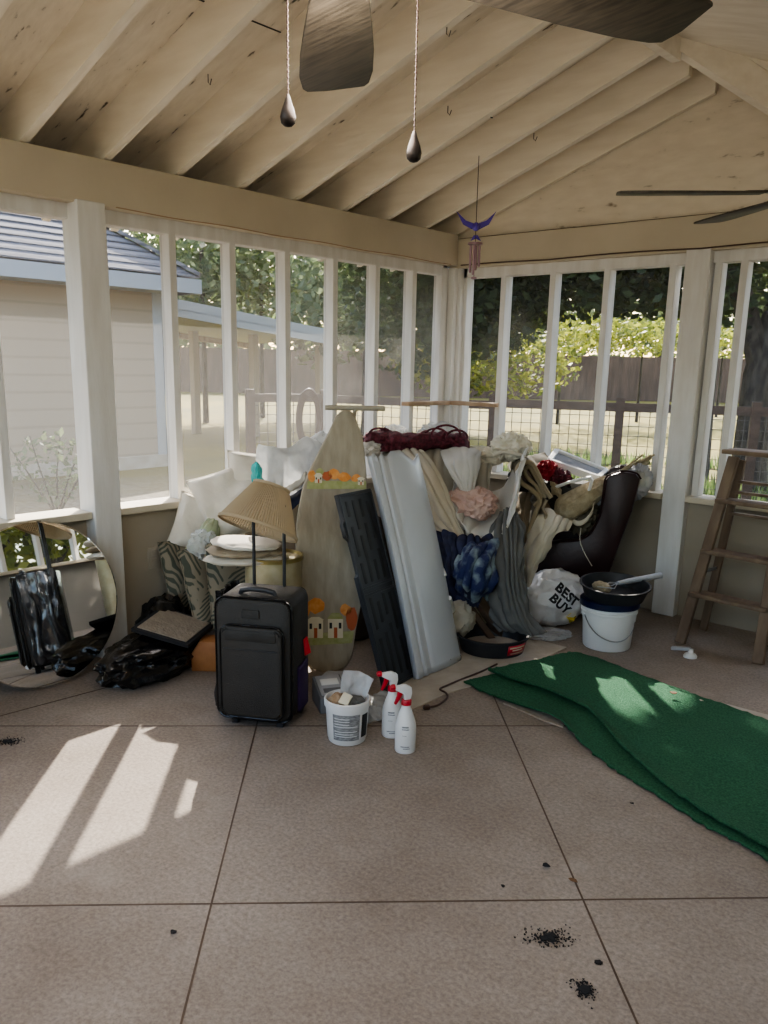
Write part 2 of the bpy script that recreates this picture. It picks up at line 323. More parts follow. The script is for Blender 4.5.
WL = {}
def root_loc(p): return WL[p.name] if p else V((0, 0, 0))
def part(name, mb, mats, parent=None, smooth=True, solid=0., label=None, kind=None):
    """one mesh object; under a parent it is a part"""
    off = root_loc(parent)
    o = bpy.data.objects.new(name, mb.mesh(name, mats, off, smooth)); C.objects.link(o)
    if parent: o.parent = parent
    WL[o.name] = off
    if solid: md = o.modifiers.new('thickness', 'SOLIDIFY'); md.thickness = solid; md.offset = 0
    if label: o['label'] = label
    if kind: o['kind'] = kind
    return o
def tag(o, label, cat, group=None):
    o['label'] = label; o['category'] = cat
    if group: o['group'] = group
    return o
def thing(name, label, cat, loc=(0, 0, 0), group=None):
    o = bpy.data.objects.new(name, None); C.objects.link(o); o.location = loc; o.empty_display_size = .05
    WL[o.name] = V(loc); return tag(o, label, cat, group)
def solo(name, mb, mats, label, cat, group=None, smooth=True, solid=0.):
    """a thing that is one mesh, its origin at the middle of its underside"""
    lo = V([min(p[i] for p in mb.v) for i in range(3)]); hi = V([max(p[i] for p in mb.v) for i in range(3)])
    off = V(((lo.x+hi.x)/2, (lo.y+hi.y)/2, lo.z))
    o = bpy.data.objects.new(name, mb.mesh(name, mats, off, smooth)); C.objects.link(o); o.location = off; WL[o.name] = off
    if solid: md = o.modifiers.new('thickness', 'SOLIDIFY'); md.thickness = solid; md.offset = 0
    return tag(o, label, cat, group)
def struct(name, mb, mats, parent=None, smooth=False):
    o = part(name, mb, mats, parent, smooth)
    if not parent: o['kind'] = 'structure'
    return o
def dup(o, loc, rotz=None, label=None):
    """copy of a thing with copies of its parts and sub-parts"""
    c = o.copy(); C.objects.link(c); c.location = loc; WL[c.name] = V(loc)
    if rotz is not None: c.rotation_euler = (0, 0, rotz)
    if label: c['label'] = label
    for ch in o.children:
        d = ch.copy(); C.objects.link(d); d.parent = c
        for g in ch.children:
            e = g.copy(); C.objects.link(e); e.parent = d
    return c

def cr(p, t):
    """Catmull-Rom through points p, t in 0..1"""
    n = len(p)-1; x = min(max(t, 0), 1)*n; i = min(int(x), n-1); f = x-i
    a, b, c, d = p[max(i-1, 0)], p[i], p[i+1], p[min(i+2, n)]
    return .5*((2*b) + (c-a)*f + (2*a-5*b+4*c-d)*f*f + (3*b-a-3*c+d)*f**3)
def nz(p, s=1.): return noise.noise(p*s)
def drape(rows, nu=60, nv=40, fa=0., fn=8, na=.012, ns=6, seed=0, skew=0., taper=None):
    """cloth through a grid of control points with running folds (fa, fn) and crumple (na, ns)"""
    o = V((seed*3.7, seed*1.3, seed*2.1)); G = []
    for j in range(nv+1):
        v = j/nv
        G.append([cr([cr(r, i/nu) for r in rows], v) for i in range(nu+1)])
    out = []
    for j in range(nv+1):
        row = []
        for i in range(nu+1):
            p = G[j][i]; du = G[j][min(i+1, nu)]-G[j][max(i-1, 0)]; dv = G[min(j+1, nv)][i]-G[max(j-1, 0)][i]
            n = du.cross(dv); n = n.normalized() if n.length > 1e-9 else V((0, 0, 1))
            u, v = i/nu, j/nv; w = u*fn + skew*v + .9*noise.noise(V((u*3+seed, v*2.2, 5)))
            k = taper(u, v) if taper else 1.
            fold = (1-abs(math.sin(w*math.pi)))**1.3*(.55+.75*noise.noise(V((u*fn*.7, v*1.6, seed+9))))
            row.append(p + n*(fa*k*fold + na*(noise.noise(p*ns+o) + .5*noise.noise(p*ns*2.3+o))))
        out.append(row)
    return MB().grid(out)
def blob(c, rad, rot=(0, 0, 0), amp=.15, fr=3., seed=0, sub=4, ridge=True, flat=None, sq=1.):
    """crumpled lump: a sphere with ridged noise; flat = lowest z it may reach"""
    bm = bmesh.new(); bmesh.ops.create_icosphere(bm, subdivisions=sub, radius=1); E = Euler(rot).to_matrix(); o = V((seed*5.1, seed*2.3, seed*7.7)); rad = V(rad)
    for v in bm.verts:
        p = v.co.copy(); m = max(abs(p.x), abs(p.y), abs(p.z)); q = p.lerp(p/m*.86, 1-sq) if sq < 1 else p
        d = 1 - 2*abs(noise.noise(p*fr+o)) if ridge else noise.noise(p*fr+o)
        d += .45*((1-2*abs(noise.noise(p*fr*2.1+o))) if ridge else noise.noise(p*fr*2.1+o))
        q = q*(1+amp*(d-.5)); q = V((q.x*rad.x, q.y*rad.y, q.z*rad.z)); q = E @ q + V(c)
        if flat is not None and q.z < flat: q.z = flat + (q.z-flat)*.02
        v.co = q
    return MB().bmadd(bm)
def cushion(w, h, t, M, n=22, amp=.006, seed=0, pinch=.12, p=2.4):
    """stuffed square cushion centred on the origin of M, lying in its xy plane"""
    mb = MB()
    for sgn in (1, -1):
        rows = []
        for j in range(n+1):
            r = []
            for i in range(n+1):
                a, b = i/n*2-1, j/n*2-1
                k = max(0, (1-abs(a)**p)*(1-abs(b)**p))**.42
                x = a*w/2*(1-pinch*(1-b*b)*.45); y = b*h/2*(1-pinch*(1-a*a)*.45)
                z = sgn*t/2*k*(1+.0) + (amp*2*noise.noise(V((x*9+seed, y*9, sgn))) + amp*2.5*(.5-abs(noise.noise(V((x*5+seed*2, y*7, 3+sgn))))))*min(1, k*1.5)
                r.append(M @ V((x, y, z)))
            rows.append(r)
        mb.grid(rows, flip=sgn < 0)
    return mb
def frame_mat(o, x, y):
    x = V(x).normalized(); z = x.cross(V(y)).normalized(); y = z.cross(x)
    m = Matrix((x, y, z)).transposed().to_4x4(); m.translation = V(o); return m
def text_mb(s, size, M, bvh=None, lift=.002, offset=.0, spacing=1., cut=0):
    """solid letters laid on a plane, or dropped along M's -z on to a surface"""
    c = bpy.data.curves.new('letters', 'FONT'); c.body = s; c.size = size; c.align_x = 'CENTER'; c.align_y = 'CENTER'; c.offset = offset; c.space_character = spacing; c.resolution_u = 3; c.space_line = .92
    o = bpy.data.objects.new('letters', c); me = bpy.data.meshes.new_from_object(o); bm = bmesh.new(); bm.from_mesh(me)
    bmesh.ops.triangulate(bm, faces=bm.faces[:])
    for _ in range(cut): bmesh.ops.subdivide_edges(bm, edges=[e for e in bm.edges if e.calc_length() > size*.12], cuts=1, use_grid_fill=True); bmesh.ops.triangulate(bm, faces=bm.faces[:])
    for v in bm.verts:
        p = M @ v.co
        if bvh:
            d = (M.to_3x3() @ V((0, 0, -1))).normalized(); h = bvh.ray_cast(p-d*.4, d)
            if h[0] is not None: p = h[0] - d*lift
        v.co = p
    mb = MB().bmadd(bm); bpy.data.objects.remove(o); bpy.data.curves.remove(c); bpy.data.meshes.remove(me); return mb
def bvh_of(mb): return BVHTree.FromPolygons([tuple(p) for p in mb.v], mb.f)
def patch(r0, r1, z0, z1, a0, a1, n=14, M=None, mi=0, mb=None):
    """label wrapped on a (slightly conical) side"""
    mb = mb or MB(); rows = []
    for z, r in ((z0, r0), (z1, r1)):
        rows.append([(M or Matrix()) @ V((r*math.cos(a), r*math.sin(a), z)) for a in (a0+(a1-a0)*i/n for i in range(n+1))])
    return mb.grid(rows, mi)
# ------------------------------------------------------------------ room shell
XR, YF = 1.25, -1.7; UPZ = V((0, 0, 1))
mb = MB().box(((XL-.1+XR+.1)/2, (YF+YB)/2, -.1), (XR-XL+.2, YB-YF+.2, .2)); floor = struct('floor', mb, 'floor')
J = MB(); g = V((math.sin(-.7724), math.cos(-.7724), 0)); h = V((g.y, -g.x, 0))     # saw cuts, 45 degrees to the walls
def joint(p, d, a, b): J.slab([p+d*a+n*.0028 for n in (V((-d.y, d.x, 0)), V((d.y, -d.x, 0)))] + [p+d*b+n*.0028 for n in (V((d.y, -d.x, 0)), V((-d.y, d.x, 0)))], (0, 0, .0012))
joint(onfloor(219, 874), g, -2.1, 3.0); joint(onfloor(569, 868), g, -2.6, 4.2); joint(onfloor(384, 902), h, -3.2, 2.6); joint(onfloor(330, 726), h, -2.0, 4.6)
joint(onfloor(60, 700), V((.06, 1, 0)).normalized(), -2., 2.4)
struct('saw_cut_joint', J, 'brown', floor)

PS = 'wall_left'
wl = struct('wall_left', MB().box((XL-.04, (YF+YB)/2, .35), (.08, YB-YF, .80)), 'panel')
wb = struct('wall_back', MB().box(((XL+XR)/2, YB+.04, .35), (XR-XL+.16, .08, .80)), 'panelb')  # darker copy of the panel paint, the dimness of this end in its colour
wr = struct('wall_right', MB().box((XR+.04, (YF+YB)/2, .35), (.08, YB-YF, .80)), 'greywall')
wf = struct('wall_front', MB().box(((XL+XR)/2, YF-.04, .35), (XR-XL+.16, .08, .80)), 'panel')
struct('header_beam', MB().box((XL+.0, (YF+YB)/2, 2.297), (.14, YB-YF-.1, .206), bev=.004), 'tan', wl)
struct('header_beam', MB().box(((XL+XR)/2, 5.045, 2.275), (XR-XL-.0, .13, .195), bev=.004), 'tan', wb)
struct('header_beam', MB().box((XR, (YF+YB)/2, 2.2), (.14, YB-YF-.1, .2), bev=.004), 'tan', wr)
def post(p, par, s=.145, top=2.2): return struct('porch_post', MB().box((p[0], p[1], top/2), (s, s, top), bev=.006), 'white', par)
post((-3.833, 2.163), wl, top=2.205); post((-3.833, -.4), wl)
post((-2.05, 5.043), wb, top=2.195); post((.35, 5.043), wb)
post((XR, 1.6), wr); post((XR, -.6), wr)
cp = MB(); cp.box((-3.815, 4.985, 1.45), (.06, .06, 1.46), bev=.004); cp.box((-3.78, 5.02, 1.45), (.05, .05, 1.46), bev=.004); cp.box((-3.86, 4.93, 1.45), (.04, .09, 1.46), bev=.003)
struct('corner_post', cp, 'white', wb)

def window(n, a, b, fixed, axis, muls, top, scr='screen', sl=None):
    """screened bay: axis 'y' runs along the left/right wall, 'x' along the back wall"""
    out = 1 if axis == 'x' else (-1 if fixed < 0 else 1)
    def P(t, dep, z): return (t, fixed+out*dep, z) if axis == 'x' else (fixed+out*dep, t, z)
    def S(lt, ld, lz): return (lt, ld, lz) if axis == 'x' else (ld, lt, lz)
    L = b-a; c = (a+b)/2
    fr = MB(); fr.box(P(c, .04, top-.035), S(L, .085, .075), bev=.004)
    fr.box(P(a+.022, .04, (top+ZS)/2), S(.044, .085, top-ZS), bev=.003); fr.box(P(b-.022, .04, (top+ZS)/2), S(.044, .085, top-ZS), bev=.003)
    w = struct('window_%d' % n, fr, 'white')
    sa, sb = sl or (a, b); struct('sill', MB().box(P((sa+sb)/2, .02, ZS-.018), S(sb-sa, .18, .036), bev=.004), 'tan', w)
    for m in muls: struct('mullion', MB().box(P(m, .04, (top-.07+ZS)/2), S(.042, .085, top-.07-ZS), bev=.003), 'white', w)
    e = [a+.03] + list(muls) + [b-.03]
    for x0, x1 in zip(e, e[1:]):
        q = MB(); q.add([P(x0, .06, ZS), P(x1, .06, ZS), P(x1, .06, top-.05), P(x0, .06, top-.05)], [(0, 1, 2, 3)]); struct('screen_panel', q, scr, w)
    return w
window(1, -.32, 2.16, XL, 'y', [.155, .545, .935, 1.325, 1.715], 2.2, sl=(-.32, 2.088))
window(2, 2.17, 4.95, XL, 'y', [2.655, 3.04, 3.44, 3.833, 4.22, 4.595], 2.2, sl=(2.238, 4.95))
window(3, -3.77, -2.06, YB, 'x', [-3.418, -3.032, -2.643, -2.216], 2.185, 'screen2', (-3.77, -2.125))
window(4, -2.04, .28, YB, 'x', [-1.945, -1.80, -1.41, -1.02, -.63, -.24], 2.185, 'screen2', (-1.975, .28))
window(5, -.5, 1.53, XR, 'y', [-.1, .3, .7, 1.1], 2.12, 'screen2')
window(6, 1.67, 5.0, XR, 'y', [2.07, 2.47, 2.87, 3.27, 3.67, 4.07, 4.47], 2.12, 'screen2')

window(7, -3.77, 1.2, YF, 'x', [-3.0, -2.2, -1.4, -.6, .2], 2.185, 'screen2')  # unseen bay added behind the camera to let in frontal fill light
# roof: sheathing, rafters, ridge
SL, SR = .343, .26
XRG = -2.025                                     # ridge line
def zl(x): return 2.41+SL*(x+3.78)               # underside of the left rafters
ZRG = zl(XRG-.025)
def zr(x): return ZRG-SR*(x-XRG-.025)            # underside of the right rafters
ce = MB(); d = .19
for x0, x1, fz in ((-4.46, XRG, zl), (XRG, 1.8, zr)):
    a0, a1 = fz(x0)+d, fz(x1)+d
    ce.slab([(x0, YF-.2, a0), (x1, YF-.2, a1), (x1, YF-.2, a1+.05), (x0, YF-.2, a0+.05)], (0, YB+.28-YF+.2, 0))
ceil = struct('ceiling', ce, 'osb')
seam = MB()
for k in range(6):
    y = -.1+1.0*k; x0 = (-3.0, -2.35)[k % 2]
    seam.box((x0, y+.5, zl(x0)+d-.001), (.006, 1.0, .003), (0, -math.atan(SL), 0))
struct('board_seam', seam, 'dark', ceil)
for k in range(-8, 8):
    y = 1.883+.3937*k
    struct('rafter', MB().slab([(-4.42, y-.02, zl(-4.42)), (XRG-.025, y-.02, ZRG), (XRG-.025, y-.02, ZRG+d), (-4.42, y-.02, zl(-4.42)+d)], (0, .04, 0)), 'rafter', ceil)
    pass
y = 5.0
struct('rafter', MB().slab([(-4.42, y-.02, zl(-4.42)), (XRG-.025, y-.02, ZRG), (XRG-.025, y-.02, ZRG+d), (-4.42, y-.02, zl(-4.42)+d)], (0, .03, 0)), 'rafter', ceil)
rb = MB().box((XRG, (YF+4.4)/2, ZRG+.085), (.05, 4.4-YF, .17), bev=.002)
A, B = V((-2.1, 4.365, 3.083)), V((-1.685, 4.80, 2.79)); dv = B-A; sdv = V((dv.y, -dv.x, 0)).normalized()
for o_, z_, w_, h_ in ((.03, .09, .06, .18), (.07, .20, .03, .09)):
    a_, b_ = A-dv*.35+sdv*(o_-.03), A+dv*1.38+sdv*(o_-.03); rb.slab([a_+UPZ*(z_-h_/2), b_+UPZ*(z_-h_/2), b_+UPZ*(z_+h_/2), a_+UPZ*(z_+h_/2)], sdv*w_)
struct('ridge_beam', rb, 'rafter', ceil)
struct('ceiling_panel', MB().slab([(XRG+.03, YF, ZRG+.10), (1.7, YF, zr(1.7)+.02), (1.7, YB-.03, zr(1.7)+.02), (XRG+.03, YB-.03, ZRG+.10)], (0, 0, .02)), 'rafter', ceil)
struct('fascia_board', MB().box((-4.45, (YF+YB)/2, 2.335), (.03, YB-YF+.5, .13)), 'white', ceil)
struct('soffit_board', MB().box((-4.19, (YF+YB)/2, 2.245), (.56, YB-YF+.5, .02)), 'tan', ceil)
ga = MB().slab([(XL, YB+.0, 2.36), (XR, YB, 2.3), (XR, YB, zr(XR)+d), (XRG, YB, zr(XRG)+d), (XL, YB, zl(XL)+d)], (0, .03, 0))
struct('gable_board', ga, 'gable', wb)
struct('shadow_gap_strip', MB().box(((XL+XR)/2, 5.024, 2.377), (XR-XL, .012, .010)), 'brown', wb)  # thin dark strip standing in for the shadow gap above the header
hk = MB()                                        # bent nails and hanger hooks left in the rafters
def hook(p, s=.03): hk.tube([p, p+V((0, 0, -s)), p+V((.012, 0, -s*1.4)), p+V((.022, 0, -s*.7))], .0022, 5)
for u, v, y in ((534, 133, 4.25), (448, 106, 3.49), (447, 26, 3.09), (208, 74, 2.31)):
    hook(onplane(u, v, V((0, y-.03, 0)), V((0, 1, 0))))
struct('rafter_hook', hk, 'bronze', ceil)
br = MB()                                        # metal straps nailed to rafters
for u, v, y in ((608, 92, 4.635), (502, 158, 4.635)):
    c = onplane(u, v, V((0, y-.005, 0)), V((0, 1, 0))); br.box(c, (.06, .006, .035), (0, -.33, 0))
struct('rafter_strap', br, 'rafter', ceil)

# cable stapled under the back header
pts = [V((x, 4.965, 2.188+.008*abs(math.sin(x*3.1)))) for x in [-3.74+.05*i for i in range(46)]]
solo('wall_cable', MB().tube(pts, .0045, 6), 'cable', 'thin dark cable stapled along the bottom of the tan beam on the back wall', 'cable')
pts = [V((-3.778, y, 2.196+.003*math.sin(y*9))) for y in [2.3+.05*i for i in range(53)]]
solo('wall_cable', MB().tube(pts, .0028, 6), 'wood', 'thin cable along the foot of the tan beam over the left windows', 'cable')

# corner shelf strips at chest height
t = thing('corner_shelf', 'narrow wooden ledge strips meeting in the porch corner behind the pile', 'shelf', (-3.78, 4.93, 1.235))
part('ledge_board', MB().box((-3.785, 4.70, 1.245), (.07, .5, .028), bev=.003), 'wood', t)
part('ledge_board', MB().box((-3.565, 4.955, 1.245), (.37, .07, .028), bev=.003), 'wood', t)

# socket plate
t = thing('wall_outlet', 'beige outlet plate on the wall below the left window beside the cushions', 'outlet', (XL, 2.465, .4))
part('cover_plate', MB().box((XL+.004, 2.465, .465), (.008, .075, .12), bev=.003), 'panel', t)
for dz in (-.025, .025): part('socket', MB().box((XL+.009, 2.465, .465+dz), (.004, .033, .03), bev=.0015), 'panel', t)

# ------------------------------------------------------------------ ceiling fans
def fan(name, label, c, rot, n=5, zb=2.15, pitch=-10, k_=1.):
    t = thing(name, label, 'ceiling fan', (c[0], c[1], zb)); x, y = c; zt = zr(x)+d
    Mx = Matrix.Translation((x, y, 0))
    part('downrod', MB().tube([(x, y, zb+.16), (x, y, zt)], .013, 12).lathe([(.0, zt-.07), (.03, zt-.07), (.062, zt-.03), (.07, zt)], 28, Mx), 'bronze', t)
    part('motor_housing', MB().lathe([(.0, zb-.02), (.08, zb-.02), (.105, zb+.01), (.125, zb+.05), (.125, zb+.10), (.09, zb+.145), (.045, zb+.165), (0, zb+.165)], 36, Mx), 'bronze', t)
    for k in range(n):
        a = R(rot+360/n*k); Rz = Matrix.Translation((x, y, zb)) @ Matrix.Rotation(a, 4, 'Z') @ Matrix.Rotation(R(pitch), 4, 'X')
        prof = [(.16, .050), (.19, .056), (.31, .068), (.45, .080), (.58, .085), (.655, .080), (.678, .070), (.685, .0)]
        prof = [(r*k_, w*.9) for r, w in prof]; pl = [(r, w) for r, w in prof] + [(r, -w) for r, w in reversed(prof[:-1])]
        pl[7:8] = [(.686*k_, .02)]
        bl = part('fan_blade', MB().prism(pl[::-1], .007, Rz, bev=.002), 'blade', t)
        part('blade_iron', MB().add([Rz @ V(q) for q in ((.09, -.02, .012), (.09, .02, .012), (.22, .035, .010), (.25, 0, .010), (.22, -.035, .010), (.09, -.02, .002), (.09, .02, .002), (.22, .035, .0072), (.25, 0, .0072), (.22, -.035, .0072))],
             [(0, 1, 2, 3, 4), (9, 8, 7, 6, 5), (0, 5, 6, 1), (1, 6, 7, 2), (2, 7, 8, 3), (3, 8, 9, 4), (4, 9, 5, 0)]), 'bronze', bl)
    return t
f1 = fan('ceiling_fan', 'nearer ceiling fan with walnut blades, white bowl and two pull chains', (-.977, .981), 135.8, zb=2.083, pitch=-7.6, k_=.93)
part('light_bowl', MB().lathe([(0, 2.0), (.04, 2.003), (.07, 2.013), (.09, 2.03), (.094, 2.05), (.05, 2.06)], 36, Matrix.Translation((-.977, .981, .036))), 'glassw', f1)
for u, v, dd in ((288, 118, 1.37), (414, 154, 1.37)):
    e = at(u, v-8, dd); top = V((e.x, e.y, 2.09))
    ch = part('pull_chain', MB().tube([top, V((e.x, e.y, e.z+.02))], .0009, 6), 'cable', f1)
    bd = MB(); z = e.z+.02
    Mx = Matrix.Translation(e)
    part('chain_bob', MB().lathe([(0, .022), (.0025, .02), (.005, .012), (.0095, .0), (.012, -.010), (.0105, -.018), (.006, -.022), (0, -.0235)], 20, Mx), 'bronze', ch)
    for k in range(int((2.08-z)/.008)): bd.lathe([(0, -.0024), (.0018, -.001), (.0018, .001), (0, .0024)], 6, Matrix.Translation((e.x, e.y, z+.008*k)))
    part('bead', bd, 'cable', ch, kind='stuff')
f2 = fan('ceiling_fan', 'farther ceiling fan at the right edge, blades in front of the gable wall', (-1.03, 3.445), 214.3, zb=2.138, pitch=-6)

# hummingbird chime near the corner
e = at(476, 227, 5.2)
t = thing('wind_chime', 'purple hummingbird wind chime hanging near the porch corner', 'wind chime', (e.x, e.y, e.z-.3))
part('cord', MB().tube([V((e.x, e.y, zl(e.x)+.02)), V((e.x, e.y, e.z-.275))], .0022, 5), 'bronze', t)
bmx = frame_mat(e, CR, V((0, 0, 1)))
body = MB().lathe([(0, -.055), (.012, -.045), (.022, -.01), (.024, .015), (.014, .035), (0, .048)], 16, bmx @ Matrix.Scale(1, 4)); body.tube([bmx @ V((0, .0, .04)), bmx @ V((-.006, .012, .085))], [.006, .001], 6)
bi = part('bird_body', body, 'purple', t)
for s in (-1, 1): part('wing', MB().slab([bmx @ V(q) for q in ((s*.012, .02, 0), (s*.06, .035, .004), (s*.105, .075, .008), (s*.115, .085, .008), (s*.075, .015, .004), (s*.02, -.012, 0))], CF*.006), 'purple', bi)
part('tail', MB().slab([bmx @ V(q) for q in ((-.012, -.045, 0), (.012, -.045, 0), (.03, -.075, 0), (0, -.062, 0), (-.03, -.075, 0))], CF*.005), 'purple', bi)
part('top_disc', MB().lathe([(0, -.098), (.042, -.098), (.042, -.086), (0, -.086)], 20, Matrix.Translation(e)), 'mauve', t)
for k in range(4):
    a = k*math.pi/2+.4; q = e+V((.026*math.cos(a), .026*math.sin(a), -.10)); part('chime_tube', MB().tube([q, q+V((0, 0, -.12-.016*k))], .0075, 10), 'mauve', t)
part('clapper', MB().lathe([(0, -.292), (.017, -.286), (.017, -.278), (0, -.272)], 14, Matrix.Translation(e)), 'mauve', t)
# ------------------------------------------------------------------ left side: mirror, bag, mat, cushions
FH = V((CF.x, CF.y, 0)).normalized(); RH = V((CR.x, CR.y, 0)).normalized(); UP = V((0, 0, 1))
rad = .388; mb_ = V((-3.60, 1.735, .004)); mtilt = 8.3
mu = V((-math.sin(R(mtilt)), 0, math.cos(R(mtilt)))); mc = mb_ + mu*rad
Mm = frame_mat(mc, (0, 1, 0), mu)
t = thing('round_mirror', 'frameless round mirror leaning on the left wall, reflecting the suitcase', 'mirror', mb_)
part('mirror_glass', MB().lathe([(0, .003), (rad-.006, .003), (rad, 0), (rad, -.003), (0, -.003)], 72, Mm), 'mirror', t, smooth=False)
part('backing', MB().lathe([(0, -.004), (rad-.004, -.004), (rad-.004, -.010), (0, -.010)], 72, Mm), 'dark', t)

b = blob((-3.45, 2.19, .08), (.17, .32, .115), (0, 0, .3), .2, 1.7, 3, 5, flat=.004)
solo('garbage_bag', b, 'binbag', 'crumpled black plastic bag on the floor beneath the grey mat', 'bag')
b = blob((-3.62, 2.36, .15), (.12, .15, .16), (0, .2, .3), .2, 1.8, 8, 4, flat=.004)
solo('garbage_bag', b, 'binbag', 'small black plastic bag squeezed between wall post and grey mat', 'bag')
q = [at(131, 628, 4.0), at(162, 606, 4.25), at(215, 623, 4.2), at(188, 645, 3.93)]
t = thing('floor_mat', 'flat grey mat with dark border lying on the black bag', 'mat', (q[0]+q[2])/2)
part('mat_border', MB().slab(q, (0, 0, -.018)), 'smut', t); cc = sum(q, V())/4
part('mat_top', MB().slab([cc+(p-cc)*.86+V((0, 0, .004)) for p in q], (0, 0, -.006)), 'mattop', t)
o = onfloor(203, 672)
solo('wooden_crate', MB().prism([(-.1, 0), (.07, 0), (.1, .08), (.05, .155), (-.06, .155), (-.1, .09)], .12, frame_mat(o+V((-.05, .12, 0)), RH, UP), .006), 'terra', 'small orange-brown wooden crate on the floor behind the black suitcase', 'crate')

def soft(label, c, x, y, w, h, th, m, seed, name='cushion', cat='cushion', group=None, pin=.10, p=2.6):
    Mx = frame_mat((0, 0, 0), x, y); mb = cushion(w, h, th, Matrix(), 26, .016 if name == 'pillow' else .007, seed, pin, p)
    t = thing(name, label, cat, (0, 0, 0), group)
    o = part('cover', mb, m, t)
    rim = []
    for k in range(89):
        a = k/88*4; i = int(a) % 4; f = a-int(a); e = [(-1, -1), (1, -1), (1, 1), (-1, 1), (-1, -1)]
        A, B = e[i], e[i+1]; aa = A[0]+(B[0]-A[0])*f; bb = A[1]+(B[1]-A[1])*f
        rim.append(V((aa*w/2*(1-pin*(1-bb*bb)*.45), bb*h/2*(1-pin*(1-aa*aa)*.45), 0)))
    part('piping', MB().tube(rim, .0045, 6), m, t)
    t.matrix_world = Matrix.Translation(c) @ Mx; WL[t.name] = V(c); return t
wx = (RH*.52 + FH*.85); up1 = (UP + RH*-.18 + FH*.12)
soft('palm-print cushion nearest the wall outlet, rearmost of three', at(195, 578, 4.54), wx, up1, .42, .46, .14, 'palm', 1)
soft('palm-print cushion in the middle of the three under the plastic bag', at(214, 586, 4.36), wx, UP+RH*-.26+FH*.1, .39, .45, .14, 'palm', 2)
soft('palm-print cushion directly behind the suitcase, right of the other two', at(242, 580, 4.3), RH*.8+FH*.6, UP+RH*-.05+FH*.2, .39, .46, .16, 'palm', 3)
soft('plump ivory pillow lying low against the sill below the big pillow', at(210, 528, 4.58), RH*.8+FH*.5-UP*.35, UP*.9+RH*.25+FH*.25, .42, .30, .15, 'pillow', 4, 'pillow', 'pillow', pin=.14)
soft('big ivory pillow with crumpled corners standing on end before the window', at(238, 500, 4.50), RH*.88+UP*.33+FH*.25, UP*.86-RH*.42+FH*.3, .44, .39, .2, 'pillow', 5, 'pillow', 'pillow', pin=.2, p=2.)
soft('small ivory pillow sunlit behind the pleated lampshade', at(258, 478, 4.55), RH*.9+FH*.3-UP*.1, UP+FH*.3, .34, .27, .14, 'pillow', 6, 'pillow', 'pillow', pin=.16)
rows = [[at(u, v, d) for u, v, d in r] for r in (
    ((206, 517, 4.43), (215, 519, 4.39), (222, 527, 4.43)), ((199, 527, 4.36), (211, 531, 4.29), (220, 540, 4.36)),
    ((190, 540, 4.33), (202, 545, 4.27), (212, 553, 4.33)), ((183, 552, 4.35), (192, 558, 4.31), (202, 561, 4.35)))]
solo('plastic_bag', drape(rows, 30, 30, .012, 4, .012, 12, 2), 'greenfilm', 'crumpled clear plastic bag with green print on the palm cushions', 'bag', solid=.002)
b = blob(at(203, 545, 4.30), (.07, .055, .075), (0, .5, .6), .3, 2.5, 12, 4)
solo('plastic_bag', b, 'clear', 'knotted clear plastic bag between ivory pillow and palm cushions', 'bag')

# tin behind the suitcase and the folded linens on it
c = onfloor(272, 640); c = at(274, 600, 3.92); c.z = 0
Mx = Matrix.Translation(c)
t = thing('tin_canister', 'tall round brass-rimmed tin standing behind the suitcase handle', 'tin', c)
part('canister_wall', MB().lathe([(0, .002), (.13, .002), (.135, .02), (.135, .60), (.0, .60)], 44, Mx), 'gold', t)
part('rim', MB().lathe([(.134, .592), (.142, .594), (.142, .612), (.134, .614), (.128, .60)], 44, Mx, close=False), 'goldrim', t)
def folded(label, c, w, dp, h, m, rot, seed):
    return solo('folded_linen', blob(c+UP*h/2, (w/2, dp/2, h*.62), (0, .06*(seed-1), rot), .10, 1.6, 40+seed, 4), m, label, 'folded cloth')
cl = at(246, 553, 3.93); cz = cl.z
for k, (m, lb) in enumerate((('creamc', 'lowest folded cream linen under the lampshade'), ('beigec', 'folded beige linen between two paler ones under the lampshade'), ('pillow', 'topmost folded ivory linen under the pleated lampshade'))):
    folded(lb, cl+UP*(-.045+.036*k), .40-.04*k, .26, .042, m, YAW-.18+.12*k, k)
rows = [[at(u, v, d) for u, v, d in r] for r in (((244, 520, 4.2), (262, 523, 4.15), (282, 516, 4.2), (301, 502, 4.25)), ((246, 506, 4.3), (264, 505, 4.3), (284, 500, 4.3), (304, 488, 4.3)), ((248, 500, 4.5), (266, 498, 4.5), (286, 495, 4.5), (308, 484, 4.5)))]
solo('dark_garment', drape(rows, 30, 20, .012, 4, .02, 9, 4), 'navy', 'dark folded garment wedged between lampshade and ironing board', 'garment', solid=.01)
rows = [[at(u, v, d) for u, v, d in r] for r in (((272, 497, 4.15), (288, 491, 4.12), (306, 480, 4.15)), ((272, 492, 4.3), (290, 487, 4.3), (308, 474, 4.3)))]
solo('grey_towel', drape(rows, 24, 14, .008, 3, .014, 10, 9), 'taupe', 'grey towel lying on the dark garment beside the ironing board', 'towel', solid=.012)
# teal ribbon of film
rows = [[at(u, v, d) for u, v, d in r] for r in (((252, 465, 4.1), (257, 461, 4.08), (262, 468, 4.1)), ((251, 474, 4.1), (258, 472, 4.06), (264, 478, 4.1)), ((252, 488, 4.1), (258, 487, 4.06), (265, 488, 4.1)))]
solo('teal_ribbon', drape(rows, 20, 20, .012, 5, .006, 25, 3), 'teal', 'crinkled teal ribbon sticking up behind the lampshade', 'ribbon', solid=.002)
